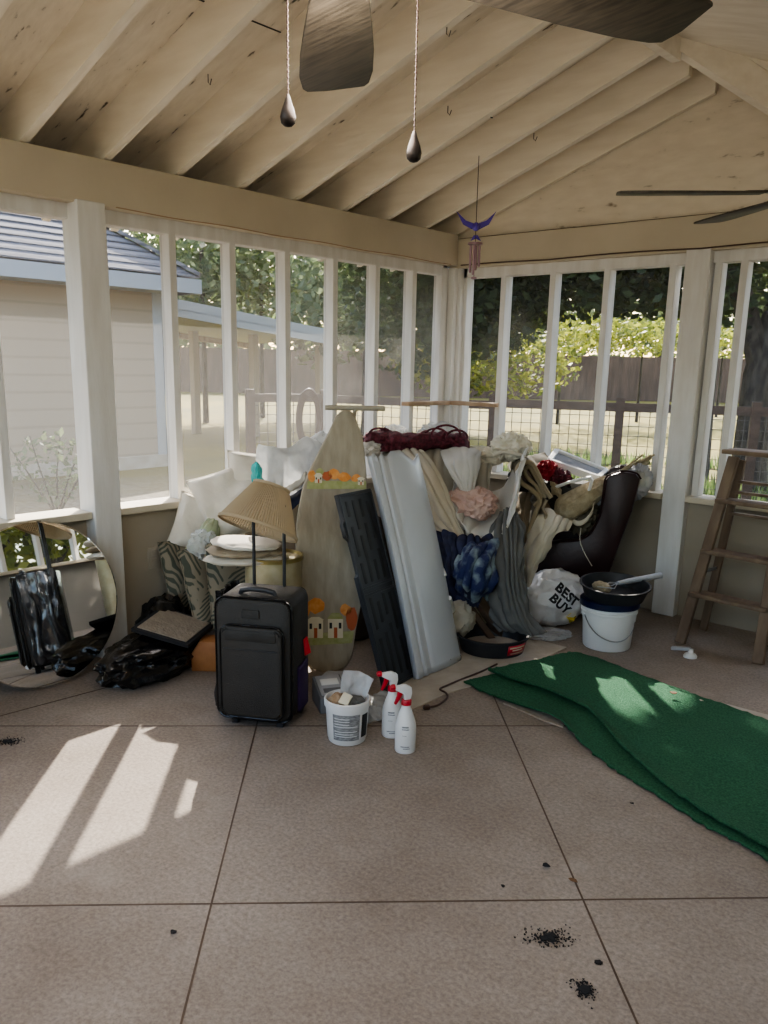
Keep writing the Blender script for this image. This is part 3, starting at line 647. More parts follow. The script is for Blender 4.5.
# plastic-wrapped foam in the window
rows = [[at(u, v, d) for u, v, d in r] for r in (
    ((258, 444, 4.42), (272, 447, 4.36), (290, 446, 4.36), (306, 437, 4.38), (322, 444, 4.42)), ((255, 455, 4.40), (272, 458, 4.32), (290, 458, 4.32), (306, 452, 4.34), (324, 456, 4.4)),
    ((258, 472, 4.38), (272, 473, 4.3), (290, 475, 4.3), (306, 470, 4.32), (322, 472, 4.38)), ((262, 493, 4.36), (274, 494, 4.3), (290, 494, 4.3), (306, 492, 4.32), (320, 490, 4.36)))]
solo('plastic_wrapping', drape(rows, 44, 40, .012, 6, .016, 10, 6), 'clear2', 'milky plastic wrapping glowing in the sun at the left window', 'plastic wrapping', solid=.002)
b = blob(at(318, 458, 4.5), (.09, .08, .12), (0, .2, .4), .3, 2.5, 22, 4)
solo('plastic_wrapping', b, 'clear2', 'bunched plastic wrapping right beside the ironing board edge', 'plastic wrapping')

# ------------------------------------------------------------------ suitcase
FL, FR = onfloor(220, 722), onfloor(294, 730); sx = (FR-FL).normalized(); W = (FR-FL).length; sy = V((-sx.y, sx.x, 0))
S = frame_mat(FL, sx, sy); t = thing('suitcase', 'black upright wheeled suitcase with raised handle and front pocket', 'suitcase', FL); SD = .215
def rrect(w, h, r, n=6, x0=0., y0=0.):
    return [(x0+cx+r*math.cos(a), y0+cy+r*math.sin(a)) for cx, cy, a0 in ((w-r, r, -90), (w-r, h-r, 0), (r, h-r, 90), (r, r, 180)) for a in (R(a0+90*k/n) for k in range(n+1))]
def panel(x0, x1, z0, z1, y0, y1, r, bev):      # rounded panel in the suitcase's xz plane from depth y0 to y1
    Mx = S @ Matrix(((1, 0, 0, 0), (0, 0, -1, y1), (0, 1, 0, 0), (0, 0, 0, 1))); return MB().prism(rrect(x1-x0, z1-z0, r, 6, x0, z0), y1-y0, Mx, bev)
part('suitcase_body', panel(0, W, .035, .568, 0.0, SD, .045, .012), 'nylon', t)
part('front_panel', panel(.004, W-.004, .04, .563, -.03, .0, .045, .014), 'nylon2', t)
pk = part('front_pocket', panel(.035, W-.03, .06, .455, -.062, -.028, .03, .014), 'nylon2', t)
part('pocket_flap_seam', panel(.05, W-.05, .355, .362, -.066, -.06, .003, .001), 'ink', pk)
for x0, x1, z0, z1, y, par in ((.004, W-.004, .04, .563, -.018, t), (.035, W-.03, .06, .455, -.048, pk)):
    pts = [S @ V((x, y, z)) for x, z in rrect(x1-x0+.006, z1-z0+.006, .045, 6, x0-.003, z0-.003)]; part('piping', MB().tube(pts+[pts[0]], .005, 6), 'gloss', par)
part('name_plate', panel(W/2-.045, W/2+.03, .485, .52, -.036, -.028, .004, .002), 'nylon', t)
part('stitching', panel(.055, W-.055, .395, .44, -.0655, -.06, .012, .003), 'nylon', pk)
rows = [[S @ V((-.012-.012*math.sin(i*2.1+j*.6)-.03*(1-j/5)*(i > 0)*(i < 4), +.018+(SD-.01)*i/4,   .05+.525*j/5)) for i in range(5)] for j in range(6)]
part('side_panel', drape(rows, 60, 40, .022, 4, .010, 9, 44, 1.1), 'crinkle', t, label='shiny crinkled black side panel facing the mirror')
part('back_panel', panel(.01, W-.01, .045, .563, SD-.002, SD+.012, .03, .006), 'gloss', t)
hp = [S @ V(p) for p in ((W*.27, .04, .56), (W*.29, .035, .583), (W*.4, .03, .592), (W*.6, .03, .592), (W*.71, .035, .583), (W*.73, .04, .56))]
part('carry_handle', MB().tube(hp, .011, 10), 'black', t)
th = part('telescopic_handle', MB().tube([S @ V((W*.29, SD-.03, .57)), S @ V((W*.29, SD-.03, .91))], .0075, 10).tube([S @ V((W*.70, SD-.03, .57)), S @ V((W*.70, SD-.03, .91))], .0075, 10), 'black', t)
part('grip', MB().bar(S @ V((W*.26, SD-.03, .91)), S @ V((W*.73, SD-.03, .91)), .025, .03, bev=.006), 'black', th)
for x in (.03, W-.03):
    p = S @ V((x, SD-.03, .03)); part('wheel', MB().lathe([(.0, -.012), (.02, -.012), (.03, -.008), (.03, .008), (.02, .012), (0, .012)], 24, frame_mat(p, sy, UP)), 'black', t)
    part('foot', MB().box(S @ V((x+(.035 if x < .1 else -.035), .02, .018)), (.03, .03, .036), S.to_3x3(), .005), 'black', t)
part('luggage_tag', MB().slab([S @ V(p) for p in ((W+.004, .12, .36), (W+.012, .14, .37), (W+.026, .15, .295), (W+.010, .12, .29))], sx*.004), 'red', t, label='small red luggage tag')
part('side_pocket', panel(W-.002, W+.012, .06, .26, .05, .17, .006, .004), 'plum', t)

MT['pleat'] = sheer_mat('pleated_linen', (.50, .40, .27), .3)
# pleated lampshade hung over the raised handle
ax = (UP*.86 + RH*.26 + FH*.34).normalized(); hc = S @ V((W*.52, SD-.03, .965)); hd_ = math.hypot(hc.x, hc.y); lb_ = at(258, 528, hd_+.02)
Lm = rotto(ax); Lm.translation = lb_
t = thing('lampshade', 'beige pleated lampshade resting on the raised suitcase handle', 'lampshade', lb_); n = 176; rows = []
for k in range(7):
    f = k/6; r = .172*(1-f)+.078*f
    rows.append([Lm @ V(((r+(.0022 if j % 2 else -.0022))*math.cos(j*2*math.pi/n), (r+(.0022 if j % 2 else -.0022))*math.sin(j*2*math.pi/n), .185*f)) for j in range(n)]+[Lm @ V(((r-.0022), 0, .185*f))])
part('pleated_shade', MB().grid(rows), 'pleat', t, smooth=False)
for r, z in ((.173, .0), (.079, .185)): part('rim_band', MB().lathe([(r-.003, z-.006), (r+.003, z-.006), (r+.003, z+.006), (r-.003, z+.006), (r-.003, z-.006)], 60, Lm, close=False), 'pleat', t)
part('spider_frame', MB().tube([Lm @ V((-.078, 0, .18)), Lm @ V((.078, 0, .18))], .0025, 6).tube([Lm @ V((0, -.078, .18)), Lm @ V((0, .078, .18))], .0025, 6).lathe([(.014, .176), (.018, .176), (.018, .184), (.014, .184), (.014, .176)], 16, Lm, close=False), 'steel', t)

# ------------------------------------------------------------------ ironing board
ib = onfloor(330, 671); ibt = at(345, 410, 4.14); iu = (ibt-ib).normalized(); ix = (RH*.985 + FH*.17).normalized(); iN = ix.cross(iu).normalized()
if iN.dot(EYE-ib) < 0: iN = -iN
def onib(u, v, off=0.): return onplane(u, v, ib+iN*off, iN)
out = [(306, 664), (301, 640), (298, 600), (296, 535), (302, 492), (311, 468), (329, 432), (335, 419), (340, 413), (345.5, 410.5), (351, 412), (355, 417), (359, 428), (363, 440), (367, 481), (368, 530), (366, 570), (361, 605), (356, 630), (353, 650), (348, 664), (338, 670), (322, 671.5)]
cl = [cr([V((*p, 0)) for p in out+[out[0]]], k/96) for k in range(96)]
t = thing('ironing_board', 'tall ironing board in linen cover printed with little houses, standing on its tail', 'ironing board', ib)
ol = [onib(p.x, p.y) for p in cl]; cen = sum(ol, V())/len(ol)
mb = MB(); ringd = [(1.0, -.022), (1.008, -.012), (1.0, .0), (.985, .006), (.93, .008)]
rg = []
for sc, off in ringd:
    rg.append([cen+(p-cen)*sc+iN*off for p in ol]+[cen+(ol[0]-cen)*sc+iN*off])
mb.grid(rg); inner = rg[-1][:-1]; mid = []
for k in range(1, 9): mid.append([cen+(p-cen)*(1-k/8.)+iN*(.004*noise.noise(V((p.x*9, p.z*3, k)))*(k < 8)) for p in rg[-1]])
mb.grid([rg[-1]]+mid)
part('board_cover', mb, 'board', t)
part('board_frame', MB().slab([cen+(p-cen)*.985-iN*.022 for p in ol], iN*-.014), 'steel', t)
def ipoly(mb, pts, mi=0, off=.0125): mb.slab([onib(u, v, off) for u, v in pts], iN*-.002, mi)
pr = MB(); ri = random.Random(3)
def blobpoly(cx, cy, rx, ry, mi, n=11):
    ipoly(pr, [(cx+rx*math.cos(a)*ri.uniform(.8, 1.1), cy+ry*math.sin(a)*ri.uniform(.8, 1.1)) for a in (k*2*math.pi/n for k in range(n))], mi, .0115)
ipoly(pr, [(301.5, 634), (303, 646), (352, 643), (354, 631)], 1, .011)           # lower grass band
for cx, cy, rx, ry, mi in ((316, 606, 10, 8, 0), (304, 612, 6, 8, 0), (352, 618, 6, 12, 3), (346, 610, 6, 6, 0)): blobpoly(cx, cy, rx, ry, mi)
tops_ = ((312, 476, 4.5, 6, 0), (327, 476, 5, 5, 3), (334, 474, 6, 6, 0), (344, 477, 7, 5, 0), (320, 472, 4, 4, 1), (356, 478, 5, 4, 0))
def house(x, y, w, h, roof):
    ipoly(pr, [(x, y), (x+w, y), (x+w, y-h), (x, y-h)], 2, .013); ipoly(pr, [(x-1.2, y-h), (x+w+1.2, y-h), (x+w*.75, y-h-roof), (x+w*.25, y-h-roof)], 1 if roof > 4 else 2, .0135)
    ipoly(pr, [(x+w*.4, y), (x+w*.62, y), (x+w*.62, y-h*.55), (x+w*.4, y-h*.55)], 3, .0145)
    for fx in (.1, .72): ipoly(pr, [(x+w*fx, y-h*.5), (x+w*(fx+.17), y-h*.5), (x+w*(fx+.17), y-h*.8), (x+w*fx, y-h*.8)], 4, .0145)
house(308, 638, 15, 18, 3); house(328, 638, 15, 19, 6)
part('printed_village', pr, ['orange', 'green', 'cream', 'rust', 'ink'], t, smooth=False, label='lower band of printed houses and orange trees')
pr = MB(); ipoly(pr, [(308, 481), (306.5, 489), (366, 489), (366, 481)], 1, .011)
for a_ in tops_: blobpoly(*a_)
house(315, 483, 7, 7, 3); house(358, 485, 6, 6, 2)
part('printed_village', pr, ['orange', 'green', 'cream', 'rust', 'ink'], t, smooth=False, label='upper band of printed houses and orange trees')
lg = [onib(u, v, -.055) for u, v in ((312, 640), (352, 560), (330, 450), (300, 560))]
bx = lambda s, z: ib + ix*s + iu*z - iN*.05
part('leg', MB().tube([bx(-.09, .15), bx(-.05, 1.1)], .011, 8), 'steel', t); part('leg', MB().tube([bx(.09, .15), bx(.05, 1.22)], .011, 8), 'steel', t)
a, b2 = onib(325, 407.5, -.05), onib(385, 408.5, -.05)
part('foot_bar', MB().tube([a, b2], .013, 10).tube([bx(.05, 1.22), (a+b2)/2], .010, 8), 'taupe', t, label='plain tubular foot bar above the board tip')

# ------------------------------------------------------------------ the two leaning panels
def lean(px):                                    # corner points from (u, v, distance)
    return [at(*p) if len(p) == 3 else onfloor(*p) for p in px]
TL, TR, BR, BL = lean([(335, 496, 3.86), (370, 487.5, 4.09), (413, 676), (383, 693)])
u_, v_ = (BR-BL), (TL-BL); wn, ln = u_.length, v_.length; Bm = frame_mat(BL+V((0, 0, .002)), u_, v_)
t = thing('slotted_panel', 'black plastic panel with long slots leaning between ironing board and white panel', 'panel', BL)
pl_ = [(0, 0), (wn, 0), (wn, ln), (0, ln), (0, ln*.87), (-.012, ln*.85), (-.012, ln*.79), (.014, ln*.765), (.014, ln*.60), (-.004, ln*.585), (-.004, ln*.42), (.0, ln*.30)]
bm = bmesh.new(); base = [bm.verts.new((x, y, 0)) for x, y in pl_]; bm.faces.new(base); e = bmesh.ops.extrude_face_region(bm, geom=bm.faces[:])
bmesh.ops.translate(bm, vec=(0, 0, .02), verts=[g for g in e['geom'] if isinstance(g, bmesh.types.BMVert)]); bmesh.ops.recalc_face_normals(bm, faces=bm.faces[:])
part('panel_body', MB().bmadd(bm, 0, Bm), 'panelblack', t)
ri = random.Random(5); sl = MB(); rb_ = MB()
for half in (0, 1):
    for c_ in range(4):
        x = wn*(.2+.2*c_); y = ln*(.05+.49*half)
        while y < ln*(.46+.49*half):
            L_ = ri.uniform(.10, .26); y2 = min(y+L_, ln*(.47+.49*half))
            if y2-y > .03: sl.box(Bm @ V((x, (y+y2)/2, .0205)), (.024, y2-y, .003), Bm.to_3x3(), .001)
            y = y2+ri.uniform(.025, .05)
part('slot_pattern', sl, 'ink', t, kind='stuff')
for x in (.005, wn-.006): rb_.box(Bm @ V((x, ln/2, .023)), (.007, ln*.985, .008), Bm.to_3x3(), .002)
for y in (.01, ln*.485, ln*.52, ln-.01): rb_.box(Bm @ V((wn/2, y, .0215)), (wn*.99, .012, .007), Bm.to_3x3(), .002)
part('rib', rb_, 'panelblack', t)

TL, TR, BR, BL = lean([(357, 459, 4.02), (404, 462, 4.27), (460, 660), (414, 680)])
u_, v_ = (BR-BL), (TL-BL); wn, ln = u_.length, v_.length; Bm = frame_mat(BL+V((0, 0, .002)), u_, v_); tz = lambda x: 0.
t = thing('white_panel', 'long ribbed white sheet-metal panel with jagged top leaning on the cloth pile', 'panel', BL)
prof = [(0, .0), (.0, .028), (.03, .030), (.09, .030), (.105, .018), (.15, .018), (.165, .030), (.20, .031), (.22, .019), (.27, .016), (.32, .018), (.34, .026), (.38, .029), (.55, .034), (.8, .026), (.97, .012), (1.0, .006), (1.0, -.01)]
rows = []
for j in range(31):
    f = j/30; r = []
    for x, z in prof:
        top = ln*(1+.012*math.sin(x*37)+(.03 if .42 < x < .52 else 0)-(.03 if .55 < x < .9 else 0)); r.append(Bm @ V((x*wn, f*top, z+.012*math.sin(f*3))))
    rows.append(r)
part('sheet', MB().grid(rows), 'sheetmetal', t, solid=.003)
for x in (.2, .45, .7, .93): part('rivet', MB().lathe([(0, .005), (.004, .003), (.006, 0), (0, 0)], 10, Bm @ Matrix.Translation((x*wn, .03, .03))), 'steel', t)
# ------------------------------------------------------------------ the cloth pile
def cloth(name, rows, m, label, cat='cloth', nu=60, nv=44, solid=.006, **k):
    return solo(name, drape([[at(*p) for p in r] for r in rows], nu, nv, **k), m, label, cat, solid=solid)
# dark base: rolled moving blankets at the foot, hidden mass of the heap
cloth('curtain', [
    [(380, 452, 5.15), (405, 447, 5.2), (435, 446, 5.25), (470, 447, 5.3), (492, 450, 5.3)],
    [(378, 456, 4.95), (404, 452, 4.98), (434, 452, 5.0), (468, 454, 5.02), (492, 458, 5.1)],
    [(380, 480, 4.84), (404, 476, 4.85), (432, 478, 4.85), (462, 484, 4.9), (490, 488, 5.0)],
    [(395, 515, 4.76), (415, 510, 4.74), (440, 515, 4.74), (466, 522, 4.8), (490, 530, 4.92)],
    [(405, 556, 4.74), (424, 552, 4.70), (446, 556, 4.70), (470, 560, 4.76), (492, 565, 4.9)],
    [(415, 600, 4.76), (436, 600, 4.72), (456, 604, 4.72), (476, 606, 4.78), (496, 608, 4.9)],
    [(424, 634, 4.74), (444, 634, 4.70), (462, 634, 4.70), (480, 633, 4.76), (500, 630, 4.9)]],
    'taupe', 'large taupe curtain heaped behind the white ribbed panel, falling to the floor', 'curtain', 90, 70, fa=.03, fn=9, na=.02, ns=4, seed=1, skew=-2.4)
cloth('curtain', [
    [(398, 450, 4.9), (410, 447, 4.92), (424, 450, 4.9)], [(402, 470, 4.74), (422, 466, 4.72), (440, 474, 4.74)],
    [(412, 498, 4.66), (434, 494, 4.62), (452, 502, 4.66)], [(428, 522, 4.62), (446, 520, 4.58), (460, 526, 4.62)], [(448, 540, 4.6), (458, 540, 4.57), (470, 544, 4.6)]],
    'creamc', 'narrow cream curtain swathe twisting down beside the pink cloth', 'curtain', 50, 50, fa=.028, fn=4, na=.012, ns=6, seed=6, skew=-.8)
cloth('sheer_curtain', [
    [(440, 450, 4.95), (456, 447, 4.98), (474, 448, 4.95), (482, 452, 4.95)], [(444, 462, 4.78), (458, 460, 4.76), (472, 461, 4.76), (480, 466, 4.8)],
    [(452, 478, 4.72), (462, 477, 4.70), (471, 478, 4.70), (476, 482, 4.74)], [(462, 492, 4.72), (466, 492, 4.70), (470, 492, 4.70), (473, 492, 4.74)]],
    'sheer', 'triangle of white sheer curtain hanging over the top of the taupe curtain', 'curtain', 40, 36, fa=.012, fn=5, na=.008, ns=7, seed=8, solid=.003)
cloth('sheer_curtain', [
    [(468, 452, 5.15), (478, 482, 5.1), (492, 492, 5.05), (508, 478, 5.05), (527, 446, 5.05)],
    [(458, 470, 4.95), (472, 498, 4.86), (490, 512, 4.84), (509, 498, 4.80), (524, 452, 4.80)],
    [(452, 492, 4.74), (466, 515, 4.66), (487, 527, 4.63), (509, 512, 4.58), (522, 456, 4.66)],
    [(450, 505, 4.66), (464, 526, 4.58), (486, 540, 4.55), (509, 523, 4.50), (522, 462, 4.62)],
    [(452, 516, 4.68), (466, 534, 4.62), (486, 546, 4.6), (507, 532, 4.54), (520, 474, 4.66)]],
    'sheer', 'white sheer curtain slung like a hammock around the pink cloth', 'curtain', 80, 60, fa=.03, fn=6, na=.012, ns=6, seed=3, skew=1.2, solid=.004)
b = blob(at(470, 504, 4.76), (.125, .12, .085), (0, 0, .3), .36, 1.8, 5, 5)
solo('pink_cloth', b, 'pink', 'bundled dusty pink cloth nested in the white sheer hammock', 'cloth')
b = blob(at(483, 500, 4.78), (.07, .06, .05), (0, .4, .3), .5, 2.4, 15, 5)
solo('pink_cloth', b, 'pink', 'small pink cloth twist at the right end of the pink bundle', 'cloth')
for k, (u, v, d, r3_, lb) in enumerate(((480, 456, 5.12, (.16, .1, .05), 'cream batting roll along the top of the pile, left of the fluffy end'), (511, 447, 5.08, (.105, .09, .075), 'fluffy cream batting clump at the right end of the pile top'))):
    solo('batting', blob(at(u, v, d), r3_, (0, 0, YAW), .3, 2.4, 31+k, 5), 'fluff', lb, 'batting')
pts = [at(u, v, 4.98) for u, v in ((494, 455), (502, 452), (510, 452.5), (519, 455), (527, 454))]
solo('cloth_cord', MB().tube([cr(pts, k/24) for k in range(25)], .012, 8), 'creamc', 'beige twisted cord lying across the fluffy cream batting', 'cord')
# burgundy lace along the top
pts = [at(u, v, d) for u, v, d in ((363, 441, 5.0), (385, 440, 5.0), (410, 442, 5.0), (432, 440, 5.05), (452, 441, 5.1), (469, 445, 5.1))]
rows = []
for j in range(49):
    f = j/48; c = cr(pts, f); rr = .052+.022*noise.noise(V((f*7, 2, 1)))-.02*(f < .04)-.025*(f > .97)
    row = []
    for i in range(33):
        a = i/32*2*math.pi; dd = FH*math.cos(a)*1.7+UP*math.sin(a); k = 1+.35*noise.noise(V((math.cos(a)*2, math.sin(a)*2, f*16)))
        row.append(c+dd*rr*k)
    rows.append(row)
t = thing('lace_curtain', 'burgundy lace curtain rolled along the top of the pile', 'curtain', pts[2])
part('rolled_lace', MB().grid(rows), 'lace', t)
ri = random.Random(9)
for u, v, w in ((379, 432, 11), (388, 433, 8), (436, 433, 12), (446, 432, 15), (457, 434, 11)):
    c = at(u, v+4, 5.0); q = []
    for k in range(19): a = math.pi*k/18; q.append(c+RH*(w*.0058*math.cos(a))+UP*(w*.0042*math.sin(a))+FH*ri.uniform(-.006, .006))
    part('lace_frill', MB().tube(q, .0065, 6), 'lace', t)
rows_ = [[(374, 433, 5.05), (384, 428, 5.02), (394, 434, 5.05)], [(372, 442, 4.98), (384, 438, 4.94), (396, 442, 4.98)], [(372, 452, 4.94), (384, 451, 4.9), (398, 453, 4.94)]]
part('lace_fold', drape([[at(*p) for p in r] for r in rows_], 26, 20, .014, 4, .012, 14, 5), 'lace', t, solid=.003)
for k, (u, v, d, r3_, lb) in enumerate(((395, 434, 5.25, (.075, .06, .05), 'white plastic lump behind the left end of the burgundy lace'), (440, 433, 5.3, (.12, .07, .055), 'white plastic lump behind the middle of the burgundy lace'), (372, 448, 4.95, (.06, .05, .045), 'pale pink plastic lump under the lace beside the ironing board'))):
    solo('plastic_lump', blob(at(u, v, d), r3_, (0, 0, .4*k), .4, 2.5, 51+k, 4), 'clear2' if k < 2 else 'sheer', lb, 'plastic')

b = blob(at(356, 590, 4.62), (.26, .20, .42), (0, .1, YAW+.2), .12, 1.8, 57, 5, flat=.004); solo('blanket_heap', b, 'umber', 'dark brown blanket heap in the gap behind ironing board and black panel', 'blanket')
# blue bundles, grey jersey
cloth('navy_cloth', [
    [(432, 533, 4.62), (446, 530, 4.56), (462, 534, 4.52), (478, 536, 4.52), (496, 534, 4.58)], [(432, 548, 4.54), (447, 545, 4.46), (463, 548, 4.42), (480, 548, 4.42), (496, 545, 4.5)],
    [(436, 570, 4.5), (448, 568, 4.42), (464, 568, 4.4), (480, 566, 4.42), (494, 562, 4.5)], [(445, 590, 4.48), (456, 590, 4.42), (468, 588, 4.4), (480, 584, 4.42), (490, 578, 4.5)], [(452, 600, 4.48), (460, 605, 4.44), (470, 603, 4.42), (479, 607, 4.42), (486, 596, 4.5)]],
    'navy', 'dark navy cloth bunched under the white sheer, left of the blue floral one', 'cloth', 60, 50, fa=.035, fn=7, na=.03, ns=9, seed=11)
cloth('floral_cloth', [
    [(458, 552, 4.46), (470, 543, 4.42), (484, 541, 4.42), (498, 540, 4.48)], [(452, 562, 4.40), (466, 556, 4.30), (482, 554, 4.30), (498, 554, 4.40)],
    [(452, 574, 4.38), (465, 572, 4.26), (481, 571, 4.26), (497, 572, 4.38)], [(456, 586, 4.40), (467, 588, 4.29), (480, 590, 4.29), (493, 588, 4.40)], [(462, 596, 4.46), (470, 601, 4.38), (479, 604, 4.38), (488, 600, 4.46)]],
    'floral', 'bunched blue and teal floral cloth in front of the navy one', 'cloth', 70, 60, fa=.04, fn=4, na=.035, ns=9, seed=13, skew=1.5)
cloth('floral_cloth', [[(462, 582, 4.33), (472, 584, 4.28), (484, 580, 4.33)], [(462, 594, 4.34), (472, 596, 4.3), (482, 592, 4.34)], [(466, 604, 4.36), (472, 608, 4.33), (480, 606, 4.36)]],
      'navy', 'tattered navy strips hanging below the blue floral bundle', 'cloth', 30, 24, fa=.03, fn=5, na=.02, ns=12, seed=14)
cloth('grey_cloth', [
    [(498, 512, 4.72), (506, 508, 4.66), (514, 508, 4.64), (520, 514, 4.68)],
    [(488, 530, 4.62), (500, 526, 4.54), (514, 528, 4.52), (525, 536, 4.6)],
    [(483, 560, 4.52), (498, 556, 4.43), (514, 558, 4.40), (526, 566, 4.48)],
    [(480, 590, 4.48), (498, 588, 4.38), (515, 590, 4.35), (528, 596, 4.44)],
    [(484, 615, 4.46), (502, 616, 4.36), (520, 618, 4.33), (534, 620, 4.42)],
    [(500, 631, 4.46), (514, 634, 4.38), (530, 636, 4.34), (546, 633, 4.42)]],
    'grey', 'long grey jersey cloth draped from the pile down to the floor', 'cloth', 100, 90, fa=.055, fn=7, na=.022, ns=8, seed=16, skew=-1.6)
def at_(u, v, d): return at(u, v, d+.26)
def cloth_(name, rows, *a, **k): return cloth(name, [[(u, v, min(d+.26, 5.5)) for u, v, d in r] for r in rows], *a, **k)
cloth_('cream_cloth', [
    [(530, 512, 4.72), (546, 508, 4.70), (562, 516, 4.72), (574, 520, 4.78)], [(528, 524, 4.64), (543, 522, 4.58), (556, 528, 4.6), (570, 530, 4.68)],
    [(526, 545, 4.6), (536, 545, 4.53), (546, 542, 4.55), (556, 536, 4.62)], [(522, 570, 4.58), (530, 570, 4.52), (537, 566, 4.54), (543, 556, 4.62)], [(518, 590, 4.6), (525, 590, 4.55), (531, 586, 4.57), (536, 574, 4.64)]],
    'creamc', 'crumpled cream cotton cloth spilling over the dark armchair seat', 'cloth', 60, 60, fa=.025, fn=4, na=.026, ns=8, seed=18)
cloth_('beige_quilt', [
    [(506, 496, 4.95), (520, 492, 4.9), (536, 494, 4.92), (552, 500, 5.0)], [(506, 512, 4.8), (520, 510, 4.74), (534, 512, 4.74), (548, 516, 4.82)],
    [(512, 528, 4.72), (522, 528, 4.66), (532, 530, 4.66), (541, 530, 4.74)], [(518, 542, 4.68), (525, 543, 4.64), (531, 544, 4.64), (536, 542, 4.7)]],
    'beigec', 'brown-beige quilt under the folded olive blanket', 'quilt', 50, 40, fa=.01, fn=9, na=.02, ns=7, seed=20, solid=.012)
def strip(label, path, d0, dv, m, th, edge):
    pts = [cr([at_(u, v, d0) for u, v in path], k/40) for k in range(41)]; t = thing('folded_blanket', label, 'blanket', pts[20])
    part('blanket_fold', MB().grid([[p+dv*f for p in pts] for f in (0, .25, .5, .75, 1.)]), m, t, solid=th)
    part('bound_edge', MB().tube(pts, th*.72, 7), edge, t)
    return t
strip('outer olive blanket folded in a tall hairpin, tan bound edge towards us', [(528, 534), (536, 512), (540, 500), (532, 490), (521, 482), (517, 470), (522, 463), (531, 463), (537, 472), (544, 487), (551, 498)], 4.62, FH*.36+RH*.015, 'mats', .020, 'matedge')
strip('inner olive blanket fold nested inside the outer hairpin', [(534, 506), (541, 497), (536, 486), (528, 478), (525, 471), (529, 467), (534, 474), (541, 487), (545, 498)], 4.635, FH*.34+RH*.015, 'mats', .016, 'matedge')
strip('olive blanket edge trailing down over the beige quilt', [(547, 500), (543, 508), (546, 516), (541, 524), (535, 532), (532, 545)], 4.62, FH*.25, 'beigec', .012, 'matedge')
b = blob(at_(518, 488, 5.12), (.07, .08, .13), (0, .1, .3), .35, 2.2, 61, 4)
solo('black_bag', b, 'nylon', 'slack black bag between white sheer and olive blanket', 'bag')
b = blob(at_(553, 502, 5.0), (.12, .12, .12), (0, .1, .3), .35, 2.2, 62, 4)
solo('black_bag', b, 'nylon', 'dark bag behind the straw roll, under the red cloth', 'bag')
cloth_('dark_blanket', [[(508, 464, 5.2), (525, 458, 5.3), (545, 452, 5.4)], [(510, 470, 5.05), (530, 466, 5.1), (552, 462, 5.15)], [(514, 482, 5.0), (534, 478, 5.0), (556, 474, 5.05)]],
      'mats', 'dark olive blanket lying behind the red cloth on the pile top', 'blanket', 40, 24, fa=.01, fn=3, na=.016, ns=6, seed=23, solid=.012)
b = blob(at_(547, 470, 4.98), (.05, .05, .05), (0, .1, .3), .5, 2.2, 63, 4); solo('crimson_cloth', b, 'redc', 'small crimson cloth bunch in front of the white frame', 'cloth')
b = blob(at_(560, 478, 4.98), (.06, .05, .05), (0, .4, .3), .45, 2.2, 64, 4); solo('crimson_cloth', b, 'lace', 'dark wine-coloured cloth lump right of the crimson bunch', 'cloth')
cloth_('foil_bag', [[(550, 481, 4.92), (556, 483, 4.9), (562, 489, 4.92)], [(551, 490, 4.9), (557, 492, 4.87), (561, 497, 4.9)], [(553, 500, 4.9), (557, 501, 4.88), (560, 503, 4.9)]], 'straw', 'shiny bronze-coloured scrap above the straw roll', 'scrap', 24, 24, fa=.012, fn=4, na=.014, ns=20, seed=26, solid=.002)
# white shallow drawer-like frame
q = [at_(549, 462, 5.08), at_(598, 479, 5.04), at_(606, 472, 5.30), at_(556, 452, 5.36)]
t = thing('picture_frame', 'white shallow box frame lying tilted on top of the pile', 'frame', (q[0]+q[2])/2)
nn = (q[1]-q[0]).cross(q[3]-q[0]).normalized(); nn = nn if nn.z > 0 else -nn
part('frame_back', MB().slab([p-nn*.012 for p in q], nn*-.006), 'boxg', t); fr_ = MB()
for i in range(4):
    fr_.bar(q[i], q[(i+1) % 4], .03, .045, nn, .003)
part('frame_border', fr_, 'whitep', t)
part('frame_sheet', MB().slab([sum(q, V())/4+(p-sum(q, V())/4)*.9 for p in q], nn*.004), 'boxg', t)
pts = [at_(u, v, d) for u, v, d in ((556, 487, 4.9), (570, 482, 4.88), (583, 479, 4.86), (590.5, 477.5, 4.86), (592, 480, 4.86), (590, 488, 4.86), (586, 496, 4.9))]
solo('wire_hanger', MB().tube(pts, .010, 8), 'whitep', 'white bent plastic frame bar above the straw roll', 'bar')
# straw roll and reed sticks
a, b2 = at_(556, 515, 4.82), at_(610, 482, 5.0); ax_ = (b2-a).normalized(); Rm = rotto(ax_); Rm.translation = a; Ln = (b2-a).length
t = thing('straw_roll', 'rolled straw matting lying diagonally across the armchair', 'straw mat', a); rows = []
for j in range(31):
    f = j/30; r = .022+.062*math.sin(min(1, f*5)*math.pi/2)-.030*f*f*1.2 if f < .98 else .03
    rows.append([Rm @ V((r*(1+.10*noise.noise(V((math.cos(k*math.pi/16)*3, math.sin(k*math.pi/16)*3, f*6))))*math.cos(k*math.pi/16), r*math.sin(k*math.pi/16)*(1+.08*math.sin(k*3)), f*Ln)) for k in range(33)])
part('roll', MB().grid(rows).add(rows[0][:-1], [tuple(range(32))]), 'straw', t)
for k in range(26):
    x, y = ri.uniform(-.035, .035), ri.uniform(-.03, .03); L1 = Ln+ri.uniform(.15, .33); part('reed', MB().tube([Rm @ V((x*.8, y*.8, Ln*.72)), Rm @ V((x*1.1+ri.uniform(-.02, .02), y*1.1+ri.uniform(-.02, .02), L1))], .006, 5), 'straw', t)
seam_ = [Rm @ V((-.028-.03*math.sin(min(1, f*4)*math.pi/2)+.02*f, -.055*math.sin(min(1, f*5)*math.pi/2)+.02*f, f*Ln)) for f in (k/14 for k in range(15))]
part('binding_cord', MB().tube(seam_, .006, 6), 'creamc', t)
